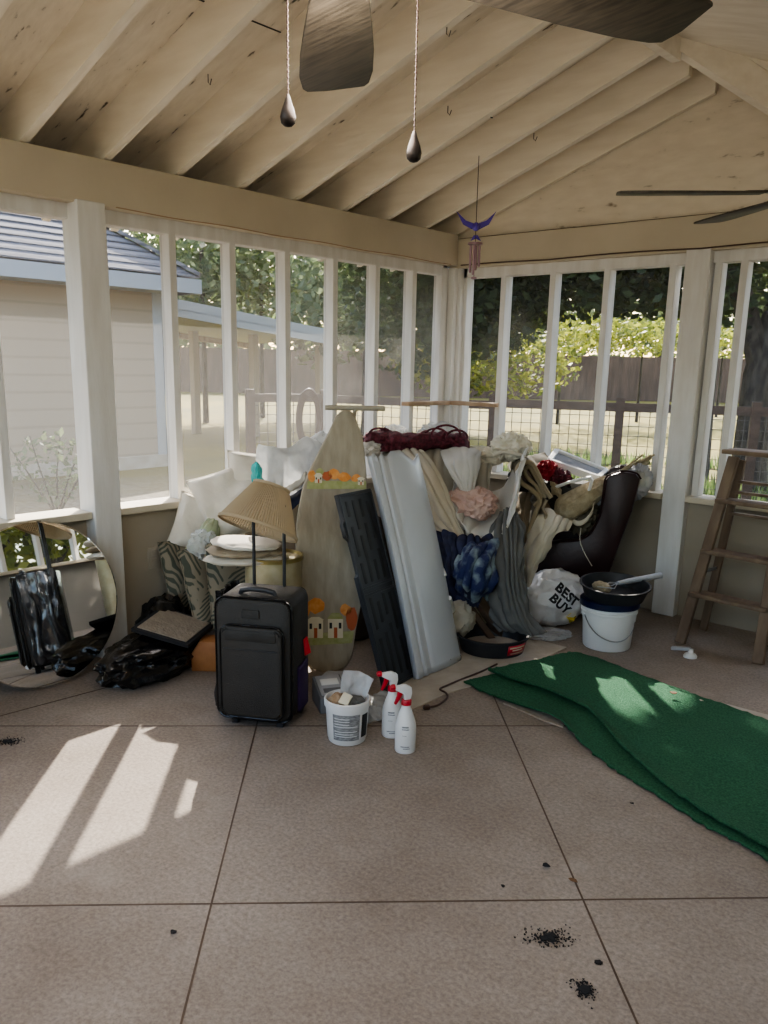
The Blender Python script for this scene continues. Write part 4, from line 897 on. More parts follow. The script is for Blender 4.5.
b = blob(at_(583, 514, 4.98), (.09, .10, .11), (0, .3, .3), .35, 2.2, 66, 4)
t = thing('shoulder_bag', 'grey slouchy bag on the armchair with a pale strap', 'bag', at_(583, 535, 4.98)); part('bag_body', b, 'mats', t)
pts = [at_(u, v, d) for u, v, d in ((569, 514, 4.84), (576, 523, 4.82), (585, 521, 4.82), (592, 512, 4.85), (594, 503, 4.88))]
part('strap', MB().grid([[cr(pts, k/20)+UP*s for k in range(21)] for s in (-.016, .016)]), 'creamc', t, solid=.004, label='pale cream strap')
pts = [at_(u, v, 4.8) for u, v in ((581, 528), (580, 540), (584, 552), (592, 566))]
solo('string', MB().tube([cr(pts, k/20) for k in range(21)], .003, 5), 'creamc', 'thin string dangling down the dark armchair side', 'string')
b = blob(at_(598, 494, 5.0), (.06, .08, .07), (0, .3, .3), .35, 2.2, 67, 4); solo('grey_lump', b, 'greyplas', 'grey plastic wad between straw roll and armchair back', 'plastic')
b = blob(at_(637, 482, 5.02), (.075, .075, .10), (0, .3, .3), .3, 2.2, 68, 4); solo('grey_bag', b, 'greyplas', 'grey plastic bag behind the armchair back by the window sill', 'bag')

# ------------------------------------------------------------------ armchair (seen side-on, facing left)
ao = at(606, 540, 5.12); ad = V((ao.x, ao.y, 0)).normalized(); ar = V((ad.y, -ad.x, 0)); ao.z = 0
t = thing('armchair', 'oxblood leather wing armchair seen side-on, facing left before the back wall', 'armchair', ao+ad*.28-ar*.35)
Am = Matrix((ar, UP, -ad)).transposed().to_4x4(); Am.translation = ao            # profile plane, its z towards us
def cp2(u, v): p = Am.inverted() @ onplane(u, v, ao, ad); return (p.x, p.y)
side = [cp2(*p) for p in ((609, 475), (622, 471), (636, 473), (641, 479), (632, 512), (614, 560), (604, 592))]+[(cp2(600, 600)[0], .03), (-.62, .03), (-.62, .40)]+[cp2(*p) for p in ((560, 541), (578, 540), (590, 533), (599, 516), (603, 495), (605, 480))]
def wing(name, prof, z0, dz, bev=.02): Mz = Am @ Matrix.Translation((0, 0, z0-dz)); part(name, MB().prism(prof, dz, Mz, bev), 'leather', t)
wing('side_wing', side, 0, .08); wing('side_wing', side, -.34, .08)
wing('seat', [(-.66, .19), (-.10, .19), (-.10, .40), (-.66, .40)], -.08, .26, .03)
wing('backrest', [cp2(*p) for p in ((608, 482), (620, 475), (634, 477), (606, 590), (586, 590), (594, 530))], -.08, .26)
pts = [Am @ V((x, z, .003)) for x, z in side[-6:]+side[:4]]; part('welt', MB().tube([cr(pts, k/40) for k in range(41)], .006, 6), 'leather', t)

# ------------------------------------------------------------------ sticks and boards at the foot of the pile
def stick(label, a, b, r, m, name='stick', cat='stick', sq=False):
    mb = MB().bar(a, b, r*2, r*1.6, bev=.003) if sq else MB().tube([a, b], r, 10); return solo(name, mb, m, label, cat)
stick('white stick in the dark gap right of the white ribbed panel', at(434, 551, 4.3), at(445, 576, 4.24), .012, 'whitep')
stick('white stick low beside the foot of the white ribbed panel', at(449, 598, 4.22), onfloor(459, 634)+UP*.01, .014, 'whitep')
stick('brown wooden board end leaning behind the black oval tub', at(476, 596, 4.38), onfloor(502, 640)+UP*.022, .028, 'brown', 'wooden_board', 'board', True)
stick('dark thin board beside the brown one at the foot of the pile', at(466, 602, 4.42), onfloor(492, 643)+UP*.02, .022, 'brown', 'wooden_board', 'board', True)
b = blob(at(460, 618, 4.42), (.08, .08, .10), (0, .1, .3), .15, 2, 71, 4, flat=.003); solo('grey_cushion', b, 'taupe', 'grey-green rounded bundle behind the black tub', 'bundle')

# ------------------------------------------------------------------ shopping bag with lettering
bc = onfloor(556, 633); bb = blob(bc+UP*.155+FH*.2, (.20, .17, .165), (0, -.35, YAW), .12, 1.8, 73, 5, flat=.004)
t = thing('shopping_bag', 'stuffed white plastic shopping bag with bold black lettering beside the white bucket', 'bag', bc+FH*.16)
part('bag_body', bb, 'bag', t)
tm = frame_mat(at(566, 603, bc.length-.02), RH*.75-UP*.66, UP*.75+RH*.66); bv = bvh_of(bb)
part('lettering', text_mb('BEST\nBUY', .072, tm, bv, .003, .003, 1.06, 3), 'ink', t, smooth=False, label='bold black lettering reading BEST BUY')
part('tag_print', text_mb('\u25c6', .07, frame_mat(at(571, 617, bc.length-.25), RH, UP), bv, .003, .0, 1., 2) if False else MB().slab([ (bv.ray_cast(at(u, v, bc.length-.3), ray(u, v).normalized())[0] or at(u, v, bc.length)) - ray(u, v).normalized()*.004 for u, v in ((566, 617), (571, 613), (576, 616), (574, 621), (569, 623))], ray(571, 617).normalized()*.002), 'yellow', t, smooth=False)
b = blob(onfloor(546, 640)+UP*.02+FH*.05, (.13, .07, .028), (0, 0, YAW), .35, 2.4, 75, 4, flat=.002); solo('clear_bag', b, 'clear', 'flattened clear plastic at the foot of the white shopping bag', 'plastic')

# ------------------------------------------------------------------ bucket, lid, pan, float
bc = (onfloor(581, 646)+onfloor(633, 647))/2+FH*.02; Mx = Matrix.Translation(bc)
t = thing('bucket', 'tall white plastic bucket with wire handle and navy lid', 'bucket', bc); BH = .262; r0, r1 = .130, .148
part('bucket_wall', MB().lathe([(0, .002), (r0-.004, .002), (r0, .008), (r1-.004, BH-.06), (r1+.006, BH-.055), (r1+.006, BH-.045), (r1, BH-.04), (r1+.001, BH-.02), (r1+.009, BH-.018), (r1+.009, BH), (r1-.002, BH), (r1-.006, BH-.03), (0, BH-.03)], 56, Mx), 'whitep', t)
hd = []
for k in range(25):
    a = math.pi*k/24; hd.append(bc+(-RH*.92-FH*.1)*(r1+.004)*math.cos(a)-FH*(r1+.012)*math.sin(a)*.98+UP*(BH-.065-.11*math.sin(a)-.03*(k/24)))
part('wire_handle', MB().tube(hd, .003, 6), 'steel', t)
part('handle_grip', MB().tube([hd[-3]-RH*.0+UP*.01, hd[-1]+RH*.012+UP*.016], .009, 8), 'whitep', t)
for e in (hd[0], hd[-1]): part('handle_ear', MB().lathe([(0, -.012), (.017, -.012), (.017, .012), (0, .012)], 18, rotto(e-bc-UP*(e-bc).z, UP) @ Matrix() if False else Matrix.Translation(e) @ rotto(V((e.x-bc.x, e.y-bc.y, 0)))), 'whitep', t)
part('bucket_lid', MB().lathe([(0, BH+.002), (r1+.010, BH+.002), (r1+.011, BH-.022), (r1+.014, BH-.022), (r1+.014, BH+.012), (r1-.005, BH+.016), (0, BH+.016)], 56, Mx), 'blue', t)
pc = bc+UP*(BH+.019)+RH*.02; Mx = Matrix.Translation(pc) @ Matrix.Rotation(R(5), 4, RH)
t = thing('rubber_pan', 'round black rubber pan sitting on the lidded white bucket', 'pan', pc)
part('pan_wall', MB().lathe([(0, 0), (.145, 0), (.16, .006), (.183, .072), (.193, .075), (.193, .082), (.181, .082), (.176, .074), (.152, .016), (0, .012)], 56, Mx), 'tubk', t)
a, b2 = pc+RH*.02+FH*.02+UP*.075, pc+RH*.29+FH*.12+UP*.10
t = thing('mixing_paddle', 'grey-handled whisk-like mixing tool lying in the black pan', 'tool', a)
part('handle', MB().tube([a, a.lerp(b2, .25), b2], [.011, .016, .018], 12), 'silver', t); dr = (b2-a).normalized()
for k in range(5):
    w = V((-dr.y, dr.x, 0)).normalized()*(k-2)*.022; part('wire_loop', MB().tube([a, a-dr*.05+w+UP*(.012-.012*abs(k-2)), a-dr*.10+w*.9, a-dr*.13], .003, 6), 'steel', t)
solo('sponge', blob(pc-RH*.07+UP*.055, (.05, .035, .03), (0, .2, .3), .2, 2, 81, 3), 'straw', 'yellowish sponge lump lying in the black pan', 'sponge')

# ------------------------------------------------------------------ black oval tub
tc_ = (onfloor(461, 652)+onfloor(524, 652))/2+FH*.03; Mx = Matrix.Translation(tc_) @ Matrix.Rotation(YAW, 4, 'Z'); prof = [(0, .001), (.150, .001), (.158, .006), (.178, .085), (.186, .088), (.186, .096), (.172, .096), (.165, .085), (.148, .016), (0, .014)]
t = thing('oval_tub', 'black oval rubber tub with red label on the floor before the pile', 'tub', tc_)
part('tub_wall', MB().lathe(prof, 60, Mx, sx=1.06, sy=.98), 'tubk', t)
lb2 = patch(.1665, .1795, .022, .078, R(-90)+.35, R(-90)+1.05, 12, Mx @ Matrix.Diagonal((1.06, .98, 1, 1)), 0, MB())
lbl = part('label', MB().grid([list(lb2.v[:13]), list(lb2.v[13:])]), 'red', t, label='red paper label', solid=.0012)
lm = MB()
for z0, z1, a0, a1 in ((.060, .069, .40, .98), (.046, .054, .5, .9), (.030, .034, .45, 1.0)): patch(.1665+(z0-.022)*.232+.002, .1665+(z1-.022)*.232+.002, z0, z1, R(-90)+a0, R(-90)+a1, 8, Mx @ Matrix.Diagonal((1.06, .98, 1, 1)), 0, lm)
part('label_print', lm, 'cream', lbl, smooth=False)
part('silt', MB().lathe([(0, .03), (.152, .03), (.152, .034), (0, .036)], 48, Mx, sx=1.06, sy=.98), 'slab', t)
# ------------------------------------------------------------------ pale board, cable, small floor things
q = [onfloor(u, v) for u, v in ((371, 723), (400, 716), (445, 695), (480, 684), (520, 670), (567, 648), (540, 641), (500, 640), (440, 662), (385, 692), (362, 706), (360, 716))]
solo('cardboard_sheet', MB().slab(q, (0, 0, .005)), 'slab', 'large pale board sheet flat on the floor under panels and tub', 'sheet')
pts = [onfloor(u, v, .010) for u, v in ((497, 664), (480, 672), (462, 679), (448, 685), (440, 689), (446, 693), (447, 698), (438, 705), (430, 707))]
t = thing('power_cord', 'brown cord snaking across the pale board towards the green turf', 'cord', pts[4]); part('cord_run', MB().tube([cr(pts, k/60) for k in range(61)], .0048, 7), 'cable', t)
part('plug', MB().bar(pts[-1], pts[-1]-RH*.03-FH*.01, .02, .02, bev=.004), 'cable', t)
o = (onfloor(312, 714)+onfloor(336, 704))/2; Mx = frame_mat(o+V((0, 0, .001))+FH*.03, RH*.3-FH*.95, RH*.95+FH*.3)
t = thing('clock_radio', 'small grey appliance box with silver top standing beside the suitcase', 'appliance', o)
part('case', MB().prism([(-.085, 0), (.085, 0), (.085, .075), (-.085, .115)], .13, Mx @ Matrix(((1, 0, 0, 0), (0, 0, 1, -.04), (0, 1, 0, 0), (0, 0, 0, 1))), .005), 'boxg', t)
tp = Mx @ Matrix.Translation((0, .025, .097)) @ Matrix.Rotation(math.atan2(.04, .17), 4, 'Y')
part('top_plate', MB().box(tp @ V((0, 0, .002)), (.15, .11, .006), tp.to_3x3(), .002), 'silver', t)
part('display', MB().box(tp @ V((-.02, .0, .006)), (.045, .08, .004), tp.to_3x3(), .001), 'whitep', t, label='pale display window')
part('button_row', MB().box(tp @ V((.045, .0, .006)), (.03, .08, .004), tp.to_3x3(), .001), 'boxg', t)
b = blob(onfloor(340, 694)+UP*.05, (.10, .07, .05), (0, 0, .4), .1, 2, 85, 3, flat=.003, sq=.4); solo('silver_case', b, 'silver', 'small silver-grey case behind the appliance box', 'case')
rows = [[onfloor(u, v, z) for u, v, z in r] for r in (((356, 702, .02), (372, 694, .05), (388, 690, .03), (402, 692, .01)), ((360, 712, .02), (376, 706, .05), (392, 702, .04), (404, 702, .01)), ((368, 722, .008), (384, 718, .03), (398, 712, .02), (406, 708, .008)))]
solo('plastic_sheet', drape(rows, 36, 26, .012, 6, .014, 16, 30), 'clear2', 'crumpled milky plastic sheet on the floor between tub of compound and spray bottles', 'plastic', solid=.002)

# joint-compound bucket
c = onfloor(347, 739); Mx = Matrix.Translation(c); a = math.atan2(-c.y, -c.x)
t = thing('compound_tub', 'small white plastic tub with grey printed label and bag sticking out', 'tub', c); BH = .185
part('tub_wall', MB().lathe([(0, .001), (.070, .001), (.076, .006), (.077, .016), (.080, .02), (.0885, BH-.03), (.094, BH-.028), (.095, BH-.004), (.092, BH), (.087, BH), (.083, BH-.02), (.074, .02), (0, .02)], 52, Mx), 'whitep', t)
lb3 = MB(); patch(.0815, .0885, .028, BH-.045, a-.72, a+.62, 16, Mx, 0, lb3); lo = part('label', lb3, 'grayink', t, label='grey printed label')
ln_ = MB()
for z in (.045, .055, .066, .087, .098, .11, .122): patch(.0825+(z-.028)*.063, .0825+(z+.003-.028)*.063, z, z+.003, a-.62, a+.5-.2*(int(z*1000) % 3), 10, Mx, 0, ln_)
part('label_print', ln_, 'whitep', lo, smooth=False)
part('side_label', patch(.082, .0885, .035, BH-.05, a+.75, a+1.2, 8, Mx, 0, MB()), 'ink', t, label='dark side label')
rows = [[c+V((x, y, z)) for x, y, z in r] for r in [[tuple((RH*u+FH*w)[:2])+(z,) for u, w, z in r] for r in (
    ((-.025, .03, .10), (.02, .05, .10), (.07, .04, .10)), ((-.03, .03, .19), (.03, .055, .20), (.085, .045, .19)), ((-.02, .04, .285), (.04, .06, .275), (.105, .05, .245)))]]
solo('zip_bag', drape(rows, 24, 28, .006, 3, .012, 14, 33), 'clear', 'clear zip bag standing up out of the white tub', 'bag', solid=.0015)
for k, (u, w, z, m, lb, rad_) in enumerate(((-.035, .0, .165, 'wood', 'brown sponge lump inside the white tub', (.04, .04, .03)), (.03, -.01, .165, 'grey', 'grey rag inside the white tub', (.04, .045, .025)))):
    solo('tub_content', blob(c+RH*u+FH*w+UP*z, rad_, (0, 0, k), .3, 2.2, 90+k, 3), m, lb, 'rag')
solo('paper_scrap', MB().box(c-RH*.005-FH*.055+UP*.197, (.04, .05, .012), (.7, .3, .4), .002), 'cream', 'cream paper packet poking from the white tub', 'packet')

# spray bottles
def bottle(label, p, rz):
    t = thing('spray_bottle', label, 'spray bottle', (0, 0, 0), 'white spray bottles with red triggers')
    bd = part('bottle_body', MB().lathe([(0, .001), (.040, .001), (.042, .006), (.042, .105), (.039, .125), (.026, .165), (.0185, .185), (.0175, .20), (0, .20)], 40), 'whitep', t)
    for z0, z1, a0, a1 in ((.112, .118, -.35, .3), (.103, .109, -.35, .35), (.078, .080, -.3, .1), (.030, .034, -.45, .4), (.022, .026, -.2, .45)): patch(.0426, .0426 if z1 < .106 else .0412, z0, z1, a0, a1, 8, None, 0, (tx := MB())); part('printed_line', tx, 'grayink', bd, smooth=False)
    part('collar', MB().lathe([(.019, .196), (.0205, .197), (.0205, .216), (.019, .218), (0, .218)], 28), 'red', t)
    hd = part('spray_head', MB().prism([(-.015, .218), (.012, .218), (.014, .243), (.052, .265), (.05, .278), (.006, .281), (-.018, .269), (-.021, .245)], .022, Matrix(((1, 0, 0, 0), (0, 0, 1, -.011), (0, 1, 0, 0), (0, 0, 0, 1))), .004), 'whitep', t)
    part('trigger', MB().prism([(.018, .246), (.036, .256), (.040, .235), (.052, .205), (.046, .202), (.03, .222)], .014, Matrix(((1, 0, 0, 0), (0, 0, 1, -.007), (0, 1, 0, 0), (0, 0, 0, 1))), .002), 'red', t)
    part('nozzle', MB().lathe([(0, 0), (.012, 0), (.012, .012), (.008, .018), (0, .018)], 20, Matrix.Translation((.052, 0, .2755)) @ Matrix.Rotation(R(90), 4, 'Y')), 'red', hd)
    t.location = p; t.rotation_euler = (0, 0, rz); return t
toC = lambda p: math.atan2(-p.y, -p.x)
p = onfloor(405, 750); p1 = p
sb = bottle('front white spray bottle, red trigger turned away, nearest the camera', p, toC(p)-1.15)
for o in sb.children:
    if o.name.startswith('bottle_body'):
        for g in o.children: g.rotation_euler = (0, 0, 1.15)
p = onfloor(400, 740)-RH*.035+FH*.05
dup(sb, p, toC(p)-1.2, 'rear white spray bottle, half hidden behind the front one')

# white plug-in thing by the ladder
c = onfloor(690, 657); t = thing('plug_adapter', 'white knobbed plastic fitting lying on the floor by the ladder foot', 'fitting', c)
part('base_disc', MB().lathe([(0, 0), (.036, 0), (.036, .008), (.03, .018), (.015, .026), (.013, .045), (0, .045)], 28, Matrix.Translation(c)), 'whitep', t)
part('arm', MB().bar(c+UP*.045, c+UP*.03-RH*.085+FH*.06, .026, .02, bev=.005), 'silver', t)

# ------------------------------------------------------------------ green turf
def spread(pts, n=160): return [cr([V((u, v, 0)) for u, v in pts], k/n) for k in range(n+1)]
rt = random.Random(4)
def turf(name, label, edge, back, z, fl):
    """front edge and back edge as image-traced floor outlines"""
    A = [onfloor(p.x, p.y, 0) for p in spread(edge, 90)]; B = [onfloor(p.x, p.y, 0) for p in spread(back, 90)]; rows = []
    for j in range(41):
        f = j/40; rows.append([(a.lerp(b, f))+V((.008*rt.uniform(-1, 1)*(f in (0, 1)), .008*rt.uniform(-1, 1)*(f in (0, 1)), z+fl(a.lerp(b, f), f, i/90))) for i, (a, b) in enumerate(zip(A, B))])
    return solo(name, MB().grid(rows), 'turf', label, 'turf mat', 'green turf pieces', solid=.009)
far = (1100, 1030)
turf('turf_mat', 'lower green artificial turf mat, its corner pointing at the pile and edge curling', [(465, 684), (485, 695), (506, 706), (535, 718), (560, 729), (585, 751), (612, 770), (637, 785), (675, 810), (711, 832), (742, 849), (780, 872), (860, 925)],
     [(468, 683), (480, 680), (500, 676), (530, 672), (560, 668), (590, 672), (620, 685), (650, 700), (690, 715), (740, 735), (790, 755), (840, 775), (900, 800)], .012, lambda p, f, s: .012*max(0, noise.noise(p*2.2))+(.03*max(0, 1-f*9)*max(0, math.sin((s-.08)*9)) if .08 < s < .43 else 0))
turf('turf_mat', 'upper green artificial turf mat lying skewed over the lower one', [(488, 675), (512, 686), (541, 696), (566, 707), (588, 718), (604, 735), (617, 750), (637, 770), (658, 789), (680, 806), (702, 822), (730, 838), (753, 851), (790, 872), (870, 915)],
     [(491, 674), (515, 669), (540, 664), (562, 659), (580, 659), (610, 668), (640, 680), (670, 691), (700, 702), (740, 716), (780, 731), (820, 745), (900, 775)], .026, lambda p, f, s: .018*max(0, noise.noise(p*2.+V((3, 1, 0))))+.016*max(0, 1-f*8))
q = [onfloor(u, v, .003) for u, v in ((503, 704), (520, 711), (545, 722), (563, 728), (566, 722), (545, 712), (520, 701), (506, 699))]
solo('jute_strip', MB().slab(q, (0, 0, .006)), 'turfback', 'folded-over beige backing strip under the curled turf edge', 'backing')
q = [onfloor(u, v, .002) for u, v in ((700, 698), (768, 716), (830, 733), (830, 752), (768, 733), (706, 706))]
solo('pale_runner', MB().slab(q, (0, 0, .006)), 'slab', 'pale board strip showing behind the green turf', 'sheet')
# leaves and grime on the slab
def flake(p, s, sd):
    r_ = random.Random(sd); n = 9; return MB().slab([p+V((s*r_.uniform(.5, 1.1)*math.cos(k*2*math.pi/n), s*r_.uniform(.35, .8)*math.sin(k*2*math.pi/n), .004+.004*r_.random())) for k in range(n)], (0, 0, .002))
for k, (u, v, s, lb) in enumerate(((546, 868, .015, 'curled brown leaf on the slab left of the right saw cut'), (503, 889, .008, 'tiny dark leaf crumb left of the curled brown leaf'), (573, 883, .014, 'tan leaf lying in the crossing of two saw cuts'), (668, 797, .012, 'tan leaf caught at the edge of the lower turf'), (632, 806, .009, 'dark leaf crumb near the turf edge'), (672, 704, .02, 'brown leaf lying on the upper turf'), (700, 712, .01, 'pale crumb on the upper turf'), (174, 935, .014, 'dark stain-like leaf on the left slab'))):
    p = onfloor(u, v); z = .05 if 'upper' in lb else 0.004; solo('dry_leaf', flake(p+UP*z, s, k), 'cream' if 'pale' in lb else ('smut' if 'dark' in lb or 'curled' in lb else 'leafdry'), lb, 'leaf', 'leaf crumbs on the floor')
def grime(label, u, v, sx_, sy_, n, sd):
    r_ = random.Random(sd); mb = MB(); c = onfloor(u, v)
    for k in range(n):
        g_ = r_.gauss(0, .42); h_ = r_.gauss(0, .42); p = c+RH*sx_*g_+FH*sy_*h_; s = r_.uniform(.0012, .0045)*(2. if abs(g_)+abs(h_) < .4 else .8)
        a0 = r_.uniform(0, 6); mb.slab([p+V((s*r_.uniform(.4, 1.3)*math.cos(a0+j*1.05), s*r_.uniform(.3, 1.)*math.sin(a0+j*1.05), .0015)) for j in range(6)], (0, 0, .0012+.002*r_.random()))
    o = solo('black_grime', mb, 'smut', label, 'grime'); o['kind'] = 'stuff'
grime('upper patch of scattered black grime on the slab near the right saw cut', 549, 938, .075, .045, 230, 1); grime('lower dense black grime clump on the front slab', 584, 990, .032, .04, 170, 2)
grime('small black grime speck between the two grime patches', 598, 963, .012, .009, 30, 4); grime('black grime pile at the left edge of the slab', 8, 742, .06, .04, 200, 3)

# ------------------------------------------------------------------ step ladder
Lf, Rf, Lr = onfloor(680, 643), onfloor(758, 664), onfloor(703, 630)
yt = 4.80; TLp = onplane(731, 453, V((0, yt, 0)), V((0, 1, 0))); wd = (Rf-Lf).normalized(); tw = .30
t = thing('step_ladder', 'weathered wooden step ladder standing open beside the white back post', 'ladder', (Lf+Rf)/2+V((0, .15, 0)))
wtop = wd*tw; Tl = TLp+V((.02, 0, -.02)); Tr = Tl+wtop; ins = (Rf-Lf).length
for a, b2 in ((Lf, Tl), (Rf, Tr)): part('side_rail', MB().bar(a, b2, .03, .06, wd, .004), 'ladder', t)
for k, f in enumerate((.27, .50, .77)):
    a, b2 = Lf.lerp(Tl, f), Rf.lerp(Tr, f); c = (a+b2)/2; part('step', MB().box(c+V((0, .01, 0)), ((b2-a).length+.035, .115, .022), (0, 0, math.atan2(wd.y, wd.x)), .004), 'ladder', t)
part('ladder_cap', MB().box((Tl+Tr)/2+V((0, .02, .03)), (tw+.09, .17, .025), (0, 0, math.atan2(wd.y, wd.x)), .005), 'ladder', t)
rl, rr_ = Lr, Lr+wd*ins*.92; tl, tr_ = Tl+V((.02, .07, -.02)), Tr+V((-.02, .07, -.02))
for a, b2 in ((rl, tl), (rr_, tr_)): part('rear_leg', MB().bar(a, b2, .022, .045, wd, .003), 'ladder', t)
for f in (.70, .76, .82, .88): part('shelf_slat', MB().bar(rl.lerp(tl, f), rr_.lerp(tr_, f), .028, .016, UP, .002), 'ladder', t)
part('spreader', MB().bar(Lf.lerp(Tl, .38), rl.lerp(tl, .38), .004, .018), 'steel', t); part('spreader', MB().bar(Rf.lerp(Tr, .16), rr_.lerp(tr_, .3), .004, .018), 'steel', t)
# ------------------------------------------------------------------ yard
gm = MB(); rows = []
def gz(x, y): return GZ + max(0, math.hypot(x, y)-11)*.0095
for j in range(61):
    rows.append([])
    for i in range(61): x, y = -62+i*1.35, -16+j*1.35; rows[-1].append(V((x, y, gz(x, y)-.0)))
gm.grid(rows); struct('lawn', gm, 'lawn', smooth=True)

# neighbouring house with hip roof
HX, HY, HE = -11.2, 7.47, 2.62
t = thing('house', 'pale sided neighbouring house with grey shingled hip roof, left of the covered patio', 'house', (HX-3, 0, GZ))
part('siding_wall', MB().box((HX-3, HY-7, 1.25), (6, 14, 2.9)), 'siding', t, smooth=False)
part('corner_trim', MB().box((HX-.02, HY-.06, 1.25), (.09, .15, 2.85), bev=.004), 'fascia', t)
part('foundation', MB().box((HX-2.98, HY-7, -.05), (6.06, 14.05, .28)), 'slab', t, smooth=False)
ex, ey = HX+.58, HY+.32; p_ = .70; z0 = HE+.04
A = V((ex, ey, z0)); B = V((ex, -8, z0)); D_ = V((ex-7.2, ey, z0)); E_ = V((ex-7.2, -8, z0)); T1 = V((ex-3.6, ey-3.6, z0+3.6*p_)); T2 = V((ex-3.6, -8, z0+3.6*p_))
rf = MB(); th = V((0, 0, .05))
def course(a, b, c_, d_, n):                  # overlapping shingle courses up one slope
    for k in range(n):
        f0, f1 = k/n, (k+1.25)/n; f1 = min(f1, 1); p0, p1, p2, p3 = a.lerp(d_, f0), b.lerp(c_, f0), b.lerp(c_, f1), a.lerp(d_, f1)
        rf.slab([p0+UP*.045, p1+UP*.045, p2+UP*.02, p3+UP*.02], (0, 0, -.02))
course(B, A, T1, T2, 24); course(A, D_, T1, T1, 24)
part('shingle_roof', rf, 'shingle', t, smooth=False)
hc_ = MB().bar(A+UP*.07, T1+UP*.08, .16, .05); part('hip_cap', hc_, 'shingle', t, smooth=False)
part('fascia', MB().box((ex, (ey-8)/2, HE-.06), (.04, ey+8, .2)).box((ex-3.6, ey, HE-.06), (7.2, .04, .2)), 'fascia', t, smooth=False)
part('soffit', MB().box((ex-.3, (ey-8)/2, HE-.14), (.62, ey+8, .03)).box((ex-3.6, ey-.16, HE-.14), (7.2, .34, .03)), 'fascia', t, smooth=False)
# covered patio beyond the house corner
P1, P2 = at(163, 299, 13.9), at(336, 333, 17.4); t = thing('patio_cover', 'flat-roofed covered patio with pale fascia and posts beyond the house', 'patio cover', (P1+P2)/2*1.1-UP*2.3)
back = V((-6.2, 2.2, -.05))
part('roof_slab', MB().slab([P1, P2, P2+back, P1+back], (0, 0, .04)), 'fascia', t, smooth=False)
part('fascia', MB().slab([P1, P2, P2-UP*.24, P1-UP*.22], back.normalized()*.05), 'fascia', t, smooth=False)
part('ceiling_beam', MB().bar(P1+back*.75-UP*.12, P2+back*.75-UP*.12, .14, .24), 'wood', t, smooth=False)
part('soffit_panel', MB().slab([P1-UP*.1, P2-UP*.1, P2+back-UP*.1, P1+back-UP*.1], (0, 0, -.02)), 'fascia', t, smooth=False)
for u in (195, 254, 320):
    p = at(u, 380, 19.0 if u == 195 else 18.4); part('patio_post', MB().bar(V((p.x, p.y, -.1)), V((p.x, p.y, 2.12)), .15), 'dullwood', t, smooth=False)
# privacy fence across the far end
fa, fb = V((-52, 6.5, 0)), V((10, 52, 0)); n = 230; fm = MB(); dn = (fb-fa).normalized(); r9 = random.Random(11)
fa, fb = at(60, 380, 41)*1, at(900, 400, 45)*1; fa.z = fb.z = 0; fa = fa-(fb-fa)*.12; fb = fb+(fb-fa)*.05
for k in range(n):
    a, b2 = fa.lerp(fb, k/n), fa.lerp(fb, (k+1.0)/n); z = gz(a.x, a.y)-.05; fm.slab([a+UP*z, b2+UP*z, b2+UP*(z+2.0), a+UP*(z+2.0)], FH*.02)
t = thing('privacy_fence', 'brown board privacy fence across the far end of the sunny lawn', 'fence', (fa+fb)/2+UP*.1); part('fence_boards', fm, 'fencew', t, smooth=False)
for z in (.35, 1.6): part('fence_rail', MB().bar(fa+UP*(gz(fa.x, fa.y)+z)+FH*.05, fb+UP*(gz(fb.x, fb.y)+z)+FH*.05, .04, .09), 'fencew', t, smooth=False)

# welded wire fence with brown rail, close behind the porch
def wirefence(label, A, B, zt, npost, posts=True, cell=.102, rail=.09, zb=None):
    t = thing('wire_fence', label, 'fence', (A+B)/2+UP*GZ); L_ = (B-A).length; d = (B-A)/L_; zb = GZ if zb is None else zb
    part('top_rail', MB().bar(A+UP*(zt-rail/2), B+UP*(zt-rail/2), .05, rail, UP), 'brown', t, smooth=False)
    for k in range(npost):
        p = A.lerp(B, k/(npost-1)); part('fence_post', MB().box((p.x, p.y, (zt+GZ)/2+.02), (.09, .09, zt-GZ+.06), (0, 0, math.atan2(d.y, d.x))), 'brown', t, smooth=False)
    w = MB(); k = 0
    while k*cell < L_: p = A+d*(k*cell); w.bar(p+UP*(zb), p+UP*(zt-rail), .006); k += 1
    z = zb+.03
    while z < zt-rail: w.bar(A+UP*z, B+UP*z, .006); z += cell
    part('wire_mesh', w, 'wire', t, smooth=False); return t
def gp(u, v, d): p = at(u, v, d); return V((p.x, p.y, 0))
wirefence('brown railed wire mesh fence on the lawn behind the back windows', gp(494, 400, 9.3), gp(905, 405, 9.6), 1.17, 4)
wirefence('wire mesh fence section seen through the left windows, running to the corner', gp(325, 400, 9.9), gp(494, 400, 9.3), 1.15, 2)
wirefence('wire mesh fence section nearest the covered patio with the hose', gp(250, 400, 9.6), gp(325, 400, 9.9), 1.16, 2)
hs = MB(); c = at(310, 415, 9.6)
for k in range(5):
    hs.tube([c+RH*(.09+.012*k)*math.cos(a)+UP*((.26+.02*k)*math.sin(a)-.05)-FH*(.06+.012*k) for a in (j*2*math.pi/28 for j in range(29))], .012, 6)
solo('garden_hose', hs, 'cable', 'dark hose looped over the wire mesh fence', 'hose')

